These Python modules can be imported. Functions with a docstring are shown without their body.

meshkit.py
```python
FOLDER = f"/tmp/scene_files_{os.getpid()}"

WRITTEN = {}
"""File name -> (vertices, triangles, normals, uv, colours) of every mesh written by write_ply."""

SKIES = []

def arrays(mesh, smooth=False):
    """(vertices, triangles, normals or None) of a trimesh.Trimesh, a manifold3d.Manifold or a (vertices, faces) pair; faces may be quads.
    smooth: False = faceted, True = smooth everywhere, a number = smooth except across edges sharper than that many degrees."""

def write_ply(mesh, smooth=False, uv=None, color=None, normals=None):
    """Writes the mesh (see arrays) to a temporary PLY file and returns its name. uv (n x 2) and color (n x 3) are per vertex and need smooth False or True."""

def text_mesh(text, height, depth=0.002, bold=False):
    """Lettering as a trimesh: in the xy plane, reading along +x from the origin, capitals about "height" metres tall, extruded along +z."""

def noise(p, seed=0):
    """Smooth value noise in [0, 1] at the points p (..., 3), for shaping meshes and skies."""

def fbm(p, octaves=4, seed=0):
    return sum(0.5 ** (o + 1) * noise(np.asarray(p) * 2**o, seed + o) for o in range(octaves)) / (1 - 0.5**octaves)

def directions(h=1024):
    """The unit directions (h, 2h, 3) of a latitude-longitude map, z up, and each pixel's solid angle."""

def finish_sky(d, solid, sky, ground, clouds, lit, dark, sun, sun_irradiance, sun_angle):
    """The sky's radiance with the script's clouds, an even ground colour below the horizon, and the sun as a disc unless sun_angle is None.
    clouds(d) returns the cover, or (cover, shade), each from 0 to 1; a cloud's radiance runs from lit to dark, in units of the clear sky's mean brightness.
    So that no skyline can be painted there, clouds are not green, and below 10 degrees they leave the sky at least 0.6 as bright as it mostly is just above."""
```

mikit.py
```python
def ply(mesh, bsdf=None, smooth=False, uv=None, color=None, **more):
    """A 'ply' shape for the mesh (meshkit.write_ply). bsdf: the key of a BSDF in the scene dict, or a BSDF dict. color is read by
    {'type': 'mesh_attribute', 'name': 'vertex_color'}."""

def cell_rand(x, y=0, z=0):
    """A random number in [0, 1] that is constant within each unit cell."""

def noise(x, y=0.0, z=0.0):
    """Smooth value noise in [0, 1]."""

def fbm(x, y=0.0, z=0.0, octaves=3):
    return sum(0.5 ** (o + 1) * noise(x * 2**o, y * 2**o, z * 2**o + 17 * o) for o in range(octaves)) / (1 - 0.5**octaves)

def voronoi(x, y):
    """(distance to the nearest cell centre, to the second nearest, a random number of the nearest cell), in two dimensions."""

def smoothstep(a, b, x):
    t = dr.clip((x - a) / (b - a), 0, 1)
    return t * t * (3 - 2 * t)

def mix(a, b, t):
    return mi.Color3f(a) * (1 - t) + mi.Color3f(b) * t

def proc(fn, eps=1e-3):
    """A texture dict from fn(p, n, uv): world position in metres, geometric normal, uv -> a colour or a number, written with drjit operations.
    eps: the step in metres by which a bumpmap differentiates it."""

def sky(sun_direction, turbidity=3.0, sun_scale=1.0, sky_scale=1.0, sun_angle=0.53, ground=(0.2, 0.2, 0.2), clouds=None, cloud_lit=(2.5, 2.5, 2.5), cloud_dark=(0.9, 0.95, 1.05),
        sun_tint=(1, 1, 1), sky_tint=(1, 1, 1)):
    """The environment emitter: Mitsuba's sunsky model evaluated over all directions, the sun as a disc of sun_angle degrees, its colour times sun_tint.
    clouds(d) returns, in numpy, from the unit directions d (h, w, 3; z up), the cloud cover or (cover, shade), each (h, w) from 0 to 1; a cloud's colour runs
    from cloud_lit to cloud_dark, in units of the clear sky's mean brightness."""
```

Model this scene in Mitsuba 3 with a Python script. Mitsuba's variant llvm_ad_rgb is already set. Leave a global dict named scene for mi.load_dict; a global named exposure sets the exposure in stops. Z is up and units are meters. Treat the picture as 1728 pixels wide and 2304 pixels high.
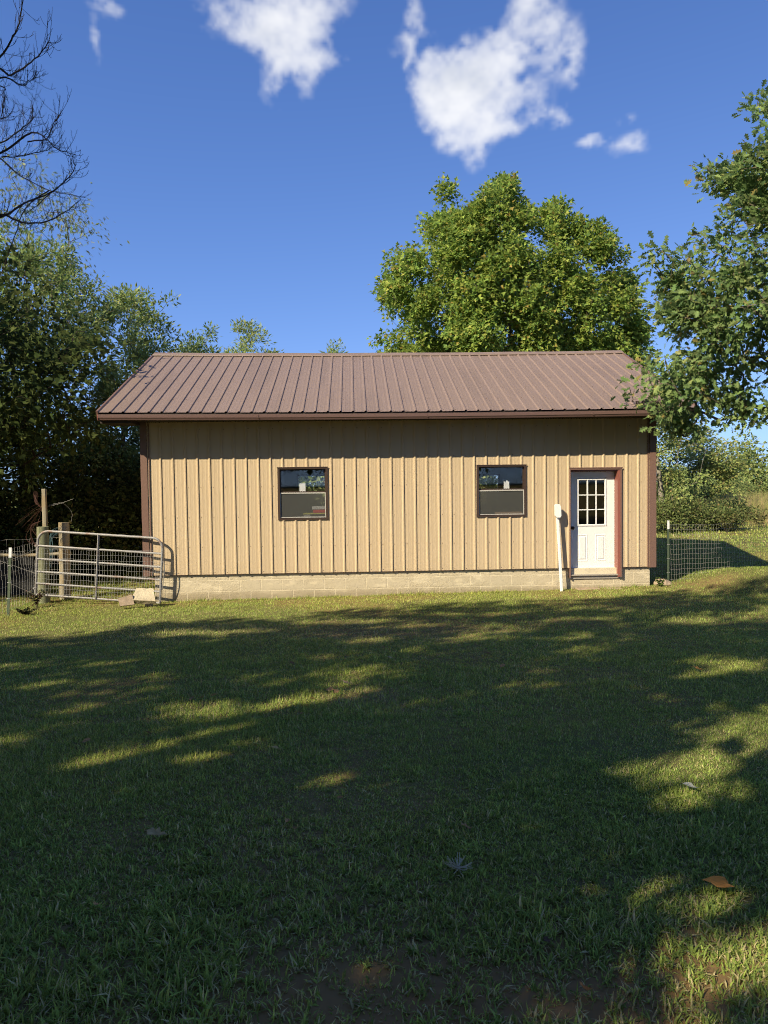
import math
import numpy as np
import trimesh
import shapely
from shapely.geometry import Polygon, Point, box as sbox
import drjit as dr
import mitsuba as mi
import mikit
import meshkit

T = mi.ScalarTransform4f
scene, labels = {}, {}
exposure = 2.4

# ------------------------------------------------------------------ camera, sky
EYE = np.array([0.0, 0.0, 1.55])
YAW, PITCH, ROLL = .0425, .0377, .0129
fw = np.array([math.sin(YAW) * math.cos(PITCH), math.cos(YAW) * math.cos(PITCH), -math.sin(PITCH)])
up0 = np.array([math.sin(YAW) * math.sin(PITCH), math.cos(YAW) * math.sin(PITCH), math.cos(PITCH)])
rt = np.array([math.cos(YAW), -math.sin(YAW), 0.0])
upv = up0 * math.cos(ROLL) + rt * math.sin(ROLL)
scene['camera'] = {'type': 'perspective', 'fov': math.degrees(2 * math.atan(864 / 1598)), 'fov_axis': 'x', 'near_clip': .05, 'far_clip': 2000.,
                   'to_world': T().look_at(origin=EYE.tolist(), target=(EYE + fw).tolist(), up=upv.tolist())}
SAZ, SEL = math.radians(47), math.radians(35.9)
SUN = np.array([-math.sin(SAZ) * math.cos(SEL), -math.cos(SAZ) * math.cos(SEL), math.sin(SEL)])

CLOUDS = [  # azimuth, elevation, radius az, radius el, strength
    (-5.2, 32.2, 2.6, 1.5, .95), (-3.6, 30.6, 2.2, 1.4, .75), (-7.6, 32.6, 2.2, 1.0, .6), (-1.9, 30.3, 1.5, .6, .55), (-5.4, 29.6, 1.3, 1.4, .5), (-10.2, 32.2, 1.9, .7, .42), (-3.2, 33.6, 2.6, 1.6, .8), (-2.4, 29.0, .9, .9, .35),
    (7.8, 28.9, 2.0, 1.4, .95), (10.2, 29.3, 2.0, 1.5, 1.05), (12.2, 30.2, 1.4, 1.2, .8), (7.0, 27.4, 1.7, 1.2, .9), (10.0, 27.2, 2.3, 1.3, 1.0), (13.2, 27.6, 1.7, 1.0, .6), (14.3, 32.0, 1.3, 1.5, .8), (15.8, 30.4, 1.3, 1.5, .6), (16.9, 29.2, .8, 1.2, .4),
    (4.6, 30.3, 1.0, 1.0, .5), (5.6, 31.6, 1.3, .7, .4), (5.0, 33.0, .7, 1.3, .42), (15.6, 26.4, 1.2, .7, .45), (14.6, 25.8, 1.0, .6, .4), (10.4, 24.6, 1.0, 1.2, .55), (8.3, 25.6, 1.6, .9, .7), (12.2, 25.4, 1.3, .7, .5), (10.8, 25.8, 1.4, 1.0, .7),
    (6.4, 29.6, .9, 1.4, .5), (14.6, 34.2, 1.8, 1.4, .8), (19.2, 24.4, 1.25, .5, .8), (21.9, 24.0, 1.0, .55, .55), (21.3, 25.6, 1.1, .42, .38), (-18.4, 32.0, .9, .7, .42), (-17.6, 31.3, .8, .4, .3), (-18.9, 30.2, .4, 1.0, .34), (23.9, 13.6, .9, .45, .34), 
    (60, 40, 9, 5, .9), (-70, 36, 10, 5, .9), (110, 30, 9, 4, .8), (150, 45, 9, 6, .9), (-140, 60, 8, 5, .7), (-110, 26, 8, 3, .8)]


def clouds(d):
    az = np.degrees(np.arctan2(d[..., 0], d[..., 1]))
    el = np.degrees(np.arcsin(np.clip(d[..., 2], -1, 1)))
    w = meshkit.fbm(d * 16, 4, 5) - .5
    w2 = meshkit.fbm(d * 16 + 31.7, 4, 9) - .5
    az2, el2 = az + w * 3.6, el + w2 * 3.0
    f = np.zeros(az.shape)
    for a, e, ra, re, s in CLOUDS:
        da = (az2 - a + 180) % 360 - 180
        f = np.maximum(f, 0) + s * np.exp(-((da / ra) ** 2 + ((el2 - e) / re) ** 2))
    q = d * 34 + 2.5 * np.stack([w, w2, w], -1)
    rid = 1 - np.abs(2 * meshkit.fbm(q, 5, 3) - 1)
    n = .55 * meshkit.fbm(d * 42 + 1.3, 5, 13) + .45 * (rid - .25) - .5
    g = np.minimum(f, 1.6)
    nf = meshkit.fbm(d * 95 + 7.7, 3, 31) - .5
    c = g * .86 - .12 + (n * (2.1 - 1.1 * np.clip(g, 0, 1)) + nf * .7) * np.clip(g * 2.4, 0, 1)
    cover = .95 * (1 - np.exp(-1.6 * np.clip(c, 0, None) ** 1.3))
    n3 = meshkit.fbm(d * 20 + 3.1, 5, 41)
    shade = np.clip((f - .6), 0, 1) * np.clip(.1 + 2.6 * (n3 - .45), 0, 1) * .8
    return cover, shade


scene['sky'] = mikit.sky(SUN.tolist(), turbidity=2.0, clouds=clouds, cloud_lit=(3.15, 3.15, 3.15), cloud_dark=(1.75, 1.9, 2.15), ground=(.0, .0, .0), sky_tint=(.70, .78, 1.10),
                         sun_tint=(1.03, 1.10, 1.12))
labels['sky'] = {'label': 'deep blue sky with a few torn white clouds', 'kind': 'structure'}


# ------------------------------------------------------------------ helpers
def rng(s):
    return np.random.default_rng(s)


def key(k):
    if k not in scene and k not in labels:
        return k
    i = 1
    while f'{k}_{i:03d}' in scene or f'{k}_{i:03d}' in labels:
        i += 1
    return f'{k}_{i:03d}'


def thing(name, label, cat, group=None):
    k = key(name)
    labels[k] = {'label': label, 'category': cat}
    if group:
        labels[k]['group'] = group
    return k


def put(k, mesh, mat, smooth=False, color=None, kind=None, label=None):
    if k in scene:
        k = key(k)
    scene[k] = mikit.ply(mesh, mat, smooth=smooth, color=color)
    if kind or label:
        labels.setdefault(k, {})
        if kind:
            labels[k]['kind'] = kind
        if label:
            labels[k]['label'] = label
    return k


def bx(x0, x1, y0, y1, z0, z1):
    v = np.array([[x, y, z] for x in (x0, x1) for y in (y0, y1) for z in (z0, z1)], float)
    f = np.array([[0, 1, 3], [0, 3, 2], [4, 6, 7], [4, 7, 5], [0, 4, 5], [0, 5, 1], [2, 3, 7], [2, 7, 6], [0, 2, 6], [0, 6, 4], [1, 5, 7], [1, 7, 3]])
    return v, f


def cbx(x0, x1, y0, y1, z0, z1, c=.004, jit=0., r=None):
    """box with chamfered edges (hull)"""
    c = min(c, abs(x1 - x0) / 3, abs(y1 - y0) / 3, abs(z1 - z0) / 3)
    p = []
    for sx, x in ((1, x0), (-1, x1)):
        for sy, y in ((1, y0), (-1, y1)):
            for sz, z in ((1, z0), (-1, z1)):
                p += [(x + sx * c, y + sy * c, z), (x + sx * c, y, z + sz * c), (x, y + sy * c, z + sz * c)]
    p = np.array(p)
    if jit:
        p = p + (r.random(p.shape) - .5) * jit
    h = trimesh.convex.convex_hull(p)
    return np.array(h.vertices), np.array(h.faces)


def cat(ms):
    vs, fs, o = [], [], 0
    for v, f in ms:
        v, f = np.asarray(v, float), np.asarray(f, int)
        if f.shape[1] == 4:
            f = np.vstack([f[:, [0, 1, 2]], f[:, [0, 2, 3]]])
        vs.append(v)
        fs.append(f + o)
        o += len(v)
    return np.vstack(vs), np.vstack(fs)


def tube(pts, rad, n=8, caps=True):
    p = np.asarray(pts, float)
    rad = np.broadcast_to(np.asarray(rad, float), (len(p),))
    t = np.gradient(p, axis=0)
    t /= np.linalg.norm(t, axis=1, keepdims=True) + 1e-12
    a = np.cross(t[0], [0, 0, 1.0] if abs(t[0][2]) < .9 else [1.0, 0, 0])
    a /= np.linalg.norm(a)
    vs = []
    ang = np.arange(n) * 2 * np.pi / n
    for i in range(len(p)):
        a = a - t[i] * (a @ t[i])
        a /= np.linalg.norm(a) + 1e-12
        b = np.cross(t[i], a)
        vs.append(p[i] + rad[i] * (np.cos(ang)[:, None] * a + np.sin(ang)[:, None] * b))
    v = np.vstack(vs)
    f = []
    for i in range(len(p) - 1):
        for j in range(n):
            k = (j + 1) % n
            f += [(i * n + j, i * n + k, (i + 1) * n + k), (i * n + j, (i + 1) * n + k, (i + 1) * n + j)]
    if caps:
        for base, c, fl in ((0, p[0], True), ((len(p) - 1) * n, p[-1], False)):
            v = np.vstack([v, c])
            m = len(v) - 1
            for j in range(n):
                k = (j + 1) % n
                f.append((m, base + k, base + j) if fl else (m, base + j, base + k))
    return v, np.array(f)


def curve(pts, n=12):
    """Catmull-Rom through the points"""
    p = np.asarray(pts, float)
    p = np.vstack([2 * p[0] - p[1], p, 2 * p[-1] - p[-2]])
    out = []
    for i in range(1, len(p) - 2):
        for u in np.linspace(0, 1, n, endpoint=False):
            a, b, c, d = p[i - 1:i + 3]
            out.append(.5 * (2 * b + (c - a) * u + (2 * a - 5 * b + 4 * c - d) * u * u + (3 * b - a - 3 * c + d) * u ** 3))
    out.append(p[-2])
    return np.array(out)


def rotm(axis, ang):
    return trimesh.transformations.rotation_matrix(ang, axis)[:3, :3]


def sm(a, b, x):
    t = np.clip((x - a) / (b - a), 0, 1)
    return t * t * (3 - 2 * t)


# ------------------------------------------------------------------ materials
def mat(k, d):
    scene[k] = d
    return k


def rgb(*c):
    return {'type': 'rgb', 'value': list(c)}


def paint(k, c, rough=.45, spec=.4, **kw):
    c = c if isinstance(c, dict) else rgb(*c)
    if kw:
        return mat(k, {'type': 'twosided', 'b': {'type': 'principled', 'base_color': c, 'roughness': rough, 'specular': spec, **kw}})
    return mat(k, {'type': 'twosided', 'b': {'type': 'roughplastic', 'diffuse_reflectance': c, 'alpha': rough ** 1.6, 'int_ior': 1.25 + .5 * spec, 'nonlinear': False}})


N, FB, SS, MX = mikit.noise, mikit.fbm, mikit.smoothstep, mikit.mix


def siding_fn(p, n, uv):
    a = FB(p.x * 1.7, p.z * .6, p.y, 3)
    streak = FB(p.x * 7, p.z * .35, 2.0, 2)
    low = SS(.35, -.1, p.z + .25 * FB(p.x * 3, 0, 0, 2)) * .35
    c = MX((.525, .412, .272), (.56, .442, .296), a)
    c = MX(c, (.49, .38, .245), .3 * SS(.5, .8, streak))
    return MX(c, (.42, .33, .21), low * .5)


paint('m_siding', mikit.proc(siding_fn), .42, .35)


def roof_fn(p, n, uv):
    a = FB(p.x * .9, p.y * .9, p.z, 3)
    st = FB(p.x * 5, p.y * .6, 1.0, 2)
    c = MX((.242, .178, .146), (.262, .195, .162), a)
    return MX(c, (.19, .142, .118), .35 * SS(.55, .8, st))


paint('m_roof', mikit.proc(roof_fn), .45, .35)
paint('m_trim', (.185, .112, .09), .4, .4)
paint('m_trimred', (.27, .098, .075), .42, .4)
paint('m_gutter', (.165, .105, .098), .38, .45)
paint('m_redcap', (.36, .10, .07), .5, .3)
paint('m_winbrown', (.062, .042, .034), .4, .4)
paint('m_alum', (.40, .39, .37), .35, .4)
paint('m_white', (.78, .79, .80), .4, .4)
paint('m_whitepole', (.80, .80, .78), .35, .45)
paint('m_paper', (.72, .74, .76), .8, .1)
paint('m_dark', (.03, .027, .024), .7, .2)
paint('m_inside', (.10, .085, .07), .85, .1)
paint('m_floor', (.16, .15, .14), .8, .2)
paint('m_knob', (.02, .018, .016), .3, .5)
paint('m_red', (.55, .03, .03), .4, .4)
paint('m_yellow', (.45, .45, .08), .5, .3)
paint('m_teal', (.12, .22, .22), .6, .2)
paint('m_greyb', (.30, .30, .30), .6, .3)
paint('m_tan', (.36, .24, .15), .6, .3)
paint('m_sill', (.36, .33, .29), .6, .2)
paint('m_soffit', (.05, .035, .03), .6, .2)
mat('m_glass', {'type': 'thindielectric', 'int_ior': 1.5})
mat('m_screen', {'type': 'mask', 'opacity': .5, 'b': {'type': 'twosided', 'b': {'type': 'diffuse', 'reflectance': rgb(.10, .105, .105)}}})


def block_fn(p, n, uv):
    a = FB(p.x * 2.2, p.z * 2.2, p.y, 3)
    g = FB(p.x * 60, p.z * 60, p.y * 60, 2)
    smear = SS(.52, .72, FB(p.x * 5, p.z * 13, 3.0, 4)) * .6
    c = MX((.42, .365, .265), (.52, .46, .34), a)
    c = MX(c, (.34, .29, .205), .5 * SS(.5, .75, g))
    c = MX(c, (.60, .53, .39), smear)
    return MX(c, (.20, .16, .10), SS(-.36, -.55, p.z) * .6)


def gran(s, amp):
    return mikit.proc(lambda p, n, uv: amp * FB(p.x * s, p.y * s, p.z * s, 3), 2e-3)


mat('m_block', {'type': 'bumpmap', 'arbitrary': gran(45, .006), 'b': {'type': 'twosided', 'b': {'type': 'diffuse', 'reflectance': mikit.proc(block_fn)}}})
mat('m_mortar', {'type': 'twosided', 'b': {'type': 'diffuse', 'reflectance': mikit.proc(lambda p, n, uv: MX((.52, .46, .34), (.66, .58, .44), FB(p.x * 7, p.z * 7, 0, 3)))}})
mat('m_stone', {'type': 'twosided', 'b': {'type': 'diffuse', 'reflectance': mikit.proc(lambda p, n, uv: MX((.28, .21, .15), (.44, .35, .26), FB(p.x * 12, p.y * 12, p.z * 12, 4)))}})


def wood_fn(p, n, uv):
    g = FB(p.x * 55, p.y * 55, p.z * 2.2, 4)
    k = FB(p.x * 6, p.y * 6, p.z * 3, 3)
    c = MX((.20, .18, .13), (.36, .32, .24), g)
    c = MX(c, (.30, .22, .12), .6 * SS(.45, .7, k))
    return MX(c, (.06, .055, .045), SS(.66, .78, FB(p.x * 70 + 3, p.y * 70, p.z * 1.4, 3)))


def green_wood_fn(p, n, uv):
    g = FB(p.x * 55, p.y * 55, p.z * 2.2, 4)
    c = MX((.13, .15, .09), (.26, .26, .17), g)
    return MX(c, (.06, .06, .045), SS(.66, .78, FB(p.x * 70 + 3, p.y * 70, p.z * 1.4, 3)))


mat('m_wood', {'type': 'twosided', 'b': {'type': 'diffuse', 'reflectance': mikit.proc(wood_fn)}})
mat('m_greenwood', {'type': 'twosided', 'b': {'type': 'diffuse', 'reflectance': mikit.proc(green_wood_fn)}})


def galv_fn(p, n, uv):
    a = FB(p.x * 14, p.y * 14, p.z * 14, 3)
    r = SS(.58, .75, FB(p.x * 5 + 9, p.y * 5, p.z * 6, 4))
    return MX(MX((.215, .21, .21), (.29, .285, .285), a), (.20, .11, .07), r * .7)


paint('m_galv', mikit.proc(galv_fn), .5, .5, metallic=.15)
paint('m_wire', (.42, .42, .42), .4, .5, metallic=.3)
paint('m_rustwire', (.15, .065, .045), .7, .2)
paint('m_greywire', (.32, .31, .29), .5, .4)
paint('m_twine', (.18, .32, .34), .7, .2)
paint('m_tpost', (.085, .115, .075), .5, .3)


def bark(k, a, b):
    return mat(k, {'type': 'diffuse', 'reflectance': mikit.proc(lambda p, n, uv: MX(a, b, FB(p.x * 18, p.y * 18, p.z * 4, 3)))})


bark('m_bark', (.075, .062, .05), (.17, .145, .115))
bark('m_barkpale', (.16, .145, .12), (.30, .275, .235))
bark('m_barkdark', (.035, .03, .028), (.08, .068, .06))
VC = {'type': 'mesh_attribute', 'name': 'vertex_color'}
mat('m_leaf', {'type': 'principledthin', 'base_color': VC, 'roughness': .5, 'diff_trans': .9, 'spec_trans': 0., 'eta': 1.35})
mat('m_leafdull', {'type': 'principledthin', 'base_color': VC, 'roughness': .6, 'diff_trans': .55, 'spec_trans': 0., 'eta': 1.3})
mat('m_grass', {'type': 'principledthin', 'base_color': VC, 'roughness': .55, 'diff_trans': .8, 'spec_trans': 0., 'eta': 1.3})


def bare(x, y):
    """worn, thin turf: near the viewer's feet and a dry patch towards the wall (the same function for soil and grass)"""
    n = meshkit.fbm(np.stack([x * .9, y * .9, 0 * x], -1), 3, 77)
    b = 1.9 * np.exp(-(((x - .1) / .9) ** 2 + ((y - 1.95) / .36) ** 2)) + .7 * np.exp(-(((x - 1.05) / .5) ** 2 + ((y - 2.15) / .3) ** 2)) + .4 * np.exp(-(((x + .35) / .5) ** 2 + ((y - 3.2) / .4) ** 2))
    b = b + .6 * np.exp(-(((x - .15) / .45) ** 2 + ((y - 6.0) / .3) ** 2)) + .5 * np.exp(-(((x + .2) / .8) ** 2 + ((y - 2.55) / .35) ** 2)) + .45 * np.exp(-(((x - .55) / .25) ** 2 + ((y - 3.4) / .18) ** 2)) + .5 * np.clip(n - .56, 0, 1) * 3
    b = b + .55 * np.exp(-(((x - .3) / .5) ** 2 + ((y - 6.1) / .35) ** 2)) + .35 * np.exp(-(((x - .9) / .35) ** 2 + ((y - 5.2) / .3) ** 2))
    return np.clip(b * (.35 + .9 * n) * .62, 0, .8)


def dry(x, y):
    n = meshkit.fbm(np.stack([x * .7, y * .7, 0 * x], -1), 3, 55)
    d = .75 * np.exp(-(((x + 1.9) / 1.5) ** 2 + ((y - 9.9) / .75) ** 2)) + .45 * np.exp(-(((x - .6) / 1.6) ** 2 + ((y - 9.3) / .8) ** 2)) + .35 * np.exp(-(((x - 2.6) / .8) ** 2 + ((y - 4.5) / .6) ** 2))
    return np.clip(d * (.5 + n) + .55 * np.clip(n - .5, 0, 1), 0, 1)


def ground_fn(p, n, uv):
    a = FB(p.x * 1.3, p.y * 1.3, 0, 4)
    f = FB(p.x * 30, p.y * 30, 0, 3)
    far = SS(26., 60., p.y)
    c = MX((.18, .13, .06), (.24, .18, .082), a)
    c = MX(c, (.11, .14, .05), .6 * SS(.4, .6, FB(p.x * .5 + 7, p.y * .5, 0, 3)))
    c = MX(c, (.10, .085, .05), .5 * SS(.5, .75, f))
    bx_ = SS(1.6, .2, dr.abs(p.x - .4)) * SS(.75, .1, dr.abs(p.y - 2.0))
    c = MX(c, (.26, .16, .078), bx_ * .85)
    return MX(c, (.16, .19, .07), far)


mat('m_ground', {'type': 'twosided', 'b': {'type': 'diffuse', 'reflectance': mikit.proc(ground_fn)}})


# ------------------------------------------------------------------ terrain
def gz(x, y, micro=True):
    x, y = np.asarray(x, float), np.asarray(y, float)
    z = -.565 * sm(-1.2, 14.2, y) * np.clip(y, 0, 13.5) / 13.5 * 1.0
    z = -.042 * np.clip(y, 0, 13.4) + .0 * x
    z = z + np.clip(.013 * (x - .8), -.12, .16) * sm(3, 13, y)
    knoll = .33 * sm(6.35, 7.5, x) * np.exp(-((y - 13.3) / 1.25) ** 2) * (1 - .5 * sm(10, 14, x))
    z = z + knoll + .13 * sm(15, 24, y) + .25 * sm(26, 42, y)
    z = z + .35 * sm(-9, -16, x) * sm(0, 10, y) + .9 * sm(45, 120, np.hypot(x, y))
    if micro:
        q = np.stack([x, y, 0 * x], -1)
        z = z + .035 * (meshkit.fbm(q * .8, 3, 3) - .5) + .016 * (meshkit.fbm(q * 5, 2, 4) - .5)
    return z


def axis(lo, hi, a, b, fine):
    mid = np.arange(a, b, fine)
    l = a - np.cumsum(fine * 1.22 ** np.arange(60))
    h = b + np.cumsum(fine * 1.22 ** np.arange(60))
    return np.concatenate([[lo], l[l > lo][::-1], mid, h[h < hi], [hi]])


gx, gy = axis(-400, 400, -8, 11, .12), axis(-200, 700, 1.2, 18, .12)
GX, GY = np.meshgrid(gx, gy)
GZ = gz(GX, GY)
nx = len(gx)
gi = np.arange(len(gy) - 1)[:, None] * nx + np.arange(nx - 1)[None]
gf = np.stack([gi, gi + 1, gi + nx + 1, gi + nx], -1).reshape(-1, 4)
put('ground', (np.stack([GX, GY, GZ], -1).reshape(-1, 3), gf), 'm_ground', smooth=True)
labels['ground'] = {'label': 'gently sloping lawn soil that runs from the viewer down to the shed', 'kind': 'structure'}

# ------------------------------------------------------------------ shed
WX0, WX1, WY, WZ0, WZ1 = -3.976, 5.856, 13.564, -.10, 2.80
RY = 16.77            # ridge
BY = 2 * RY - WY      # rear wall
EY, EZ, RZ = 12.96, 2.916, 4.637   # eave line, ridge height
RX0, RX1 = -4.56, 6.40
W1 = (-1.424, -.499, .923, 1.897)
W2 = (2.374, 3.311, .923, 1.897)
DR = (4.158, 5.188, -.30, 1.827)
OPEN = [W1, W2, DR]
shed = thing('shed', 'long tan ribbed metal shed with brown metal roof behind the shaded lawn', 'shed')

RIB = [(-.030, 0), (-.011, .021), (.011, .021), (.020, 0)]
MIN = [(-.016, 0), (-.005, .0014), (.005, .0014), (.016, 0)]


def profile(a, b, first, pitch=.2286):
    pts = []
    k0 = int(math.floor((a - first) / pitch)) - 1
    for k in range(k0, k0 + int((b - a) / pitch) + 4):
        c = first + k * pitch
        pts += [(c + u, h) for u, h in RIB]
        for m in (.0762, .1524):
            pts += [(c + m + u, h) for u, h in MIN]
    pts.sort()
    xs = np.array([p[0] for p in pts])
    hs = np.array([p[1] for p in pts])
    ex = [a, b]
    for o in OPEN:
        ex += [o[0], o[1]]
    cut = [x for x in ex if a <= x <= b]
    allx = np.unique(np.concatenate([xs[(xs > a) & (xs < b)], cut]))
    return allx, np.interp(allx, xs, hs)


def wall_sheet(a, b, first, off, z0, z1):
    xs, hs = profile(a, b, first)
    v, f = [], []
    for i in range(len(xs) - 1):
        m = (xs[i] + xs[i + 1]) / 2
        zs = [(z0, z1)]
        for o in OPEN:
            if o[0] < m < o[1]:
                zs = [s for q in zs for s in ((q[0], min(q[1], o[2])), (max(q[0], o[3]), q[1])) if s[1] - s[0] > .005]
        for (za, zb) in zs:
            n = len(v)
            v += [(xs[i], WY - off - hs[i], za), (xs[i + 1], WY - off - hs[i + 1], za), (xs[i + 1], WY - off - hs[i + 1], zb), (xs[i], WY - off - hs[i], zb)]
            f.append((n, n + 1, n + 2, n + 3))
    return np.array(v), np.array(f)


FIRST = -3.62
edges = [-3.90] + [FIRST + .034 + .2286 * (3 + 4 * k) for k in range(10)]
edges = [e for e in edges if e < 5.6] + [5.79]
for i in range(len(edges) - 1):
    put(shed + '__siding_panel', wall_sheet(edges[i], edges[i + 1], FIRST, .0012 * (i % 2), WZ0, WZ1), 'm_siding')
# inner wall behind the sheets, with the openings
inner = sbox(WX0 + .02, WZ0 + .01, WX1 - .02, WZ1).difference(shapely.union_all([sbox(o[0] + .012, o[2] + (.012 if o is not DR else -1), o[1] - .012, o[3] - .012) for o in OPEN]))


def slab(poly, y0, y1):
    m = trimesh.creation.extrude_polygon(poly, y1 - y0, engine='earcut')
    v = np.array(m.vertices)
    return np.stack([v[:, 0], y0 + v[:, 2], v[:, 1]], 1), np.array(m.faces)[:, ::-1]


put(shed + '__wall_frame', slab(inner, WY + .006, WY + .07), 'm_inside')
# screws in rows along the sheets
sc = []
r = rng(4)
for z in (-.065, .42, .98, 1.55, 2.1, 2.65):
    for k in range(42):
        x = FIRST + .2286 * k + .052
        if x < 5.72 and not any(o[0] - .02 < x < o[1] + .02 and o[2] < z < o[3] for o in OPEN):
            x += (r.random() - .5) * .012
            zz = z + (r.random() - .5) * .012
            sc.append(tube([(x, WY + .002, zz), (x, WY - .009, zz)], .0065, 6))
put(shed + '__screw', cat(sc), 'm_trim', kind='stuff')
# gable and rear walls
sl = (RZ - EZ) / (RY - EY)
zt = EZ + sl * (WY - EY) - .05
for x0, x1 in ((WX0 + .004, WX0 + .05), (WX1 - .05, WX1 - .004)):
    prof = np.array([(WY + .08, WZ0), (BY - .02, WZ0), (BY - .02, zt), (RY, RZ - .07), (WY + .08, zt)])
    v = np.vstack([np.column_stack([np.full(5, x0), prof]), np.column_stack([np.full(5, x1), prof])])
    f = [(0, 1, 2), (0, 2, 4), (2, 3, 4), (5, 7, 6), (5, 9, 7), (7, 9, 8)] + [t for i in range(5) for t in ((i, (i + 1) % 5 + 5, (i + 1) % 5), (i, i + 5, (i + 1) % 5 + 5))]
    put(shed + '__gable_wall', (v, np.array(f)), 'm_siding')
RW = [(-1.55, -.55, .95, 1.85), (3.3, 4.1, .95, 1.80)]
put(shed + '__rear_wall', slab(sbox(WX0 + .06, WZ0, WX1 - .06, zt - .01).difference(shapely.union_all([sbox(o[0], o[2], o[1], o[3]) for o in RW])), BY - .06, BY), 'm_inside')
put(shed + '__interior_floor', bx(WX0 + .1, WX1 - .1, WY + .16, BY - .1, -.16, -.235 + .05), 'm_floor')
# corner trims
for nm, xs in (('l', (-3.985, -3.862, -3.842, -3.823)), ('r', (5.735, 5.862, 5.698, 5.718))):
    ms = [bx(xs[0], xs[1], WY - .036, WY + .016, WZ0 - .012, 2.79), bx(xs[2], xs[3], WY - .026, WY + .012, WZ0 - .012, 2.79), bx(min(xs[0], xs[2]) + .01, max(xs[1], xs[3]) - .01, WY - .012, WY + .005, WZ0 - .008, 2.785)]
    ms.append(bx(xs[0], xs[0] + .003, WY + .02, WY + .13, WZ0 - .012, 2.79) if nm == 'l' else bx(xs[1] - .003, xs[1], WY + .02, WY + .13, WZ0 - .012, 2.79))
    put(shed + '__corner_trim', cat(ms), 'm_trim')
# base trim under the sheets
put(shed + '__base_trim', cat([bx(WX0 + .02, DR[0] - .004, WY - .004, WY + .03, WZ0 - .006, WZ0 - .001), bx(DR[1] + .004, WX1 - .02, WY - .004, WY + .03, WZ0 - .006, WZ0 - .001)]), 'm_trim')

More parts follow.
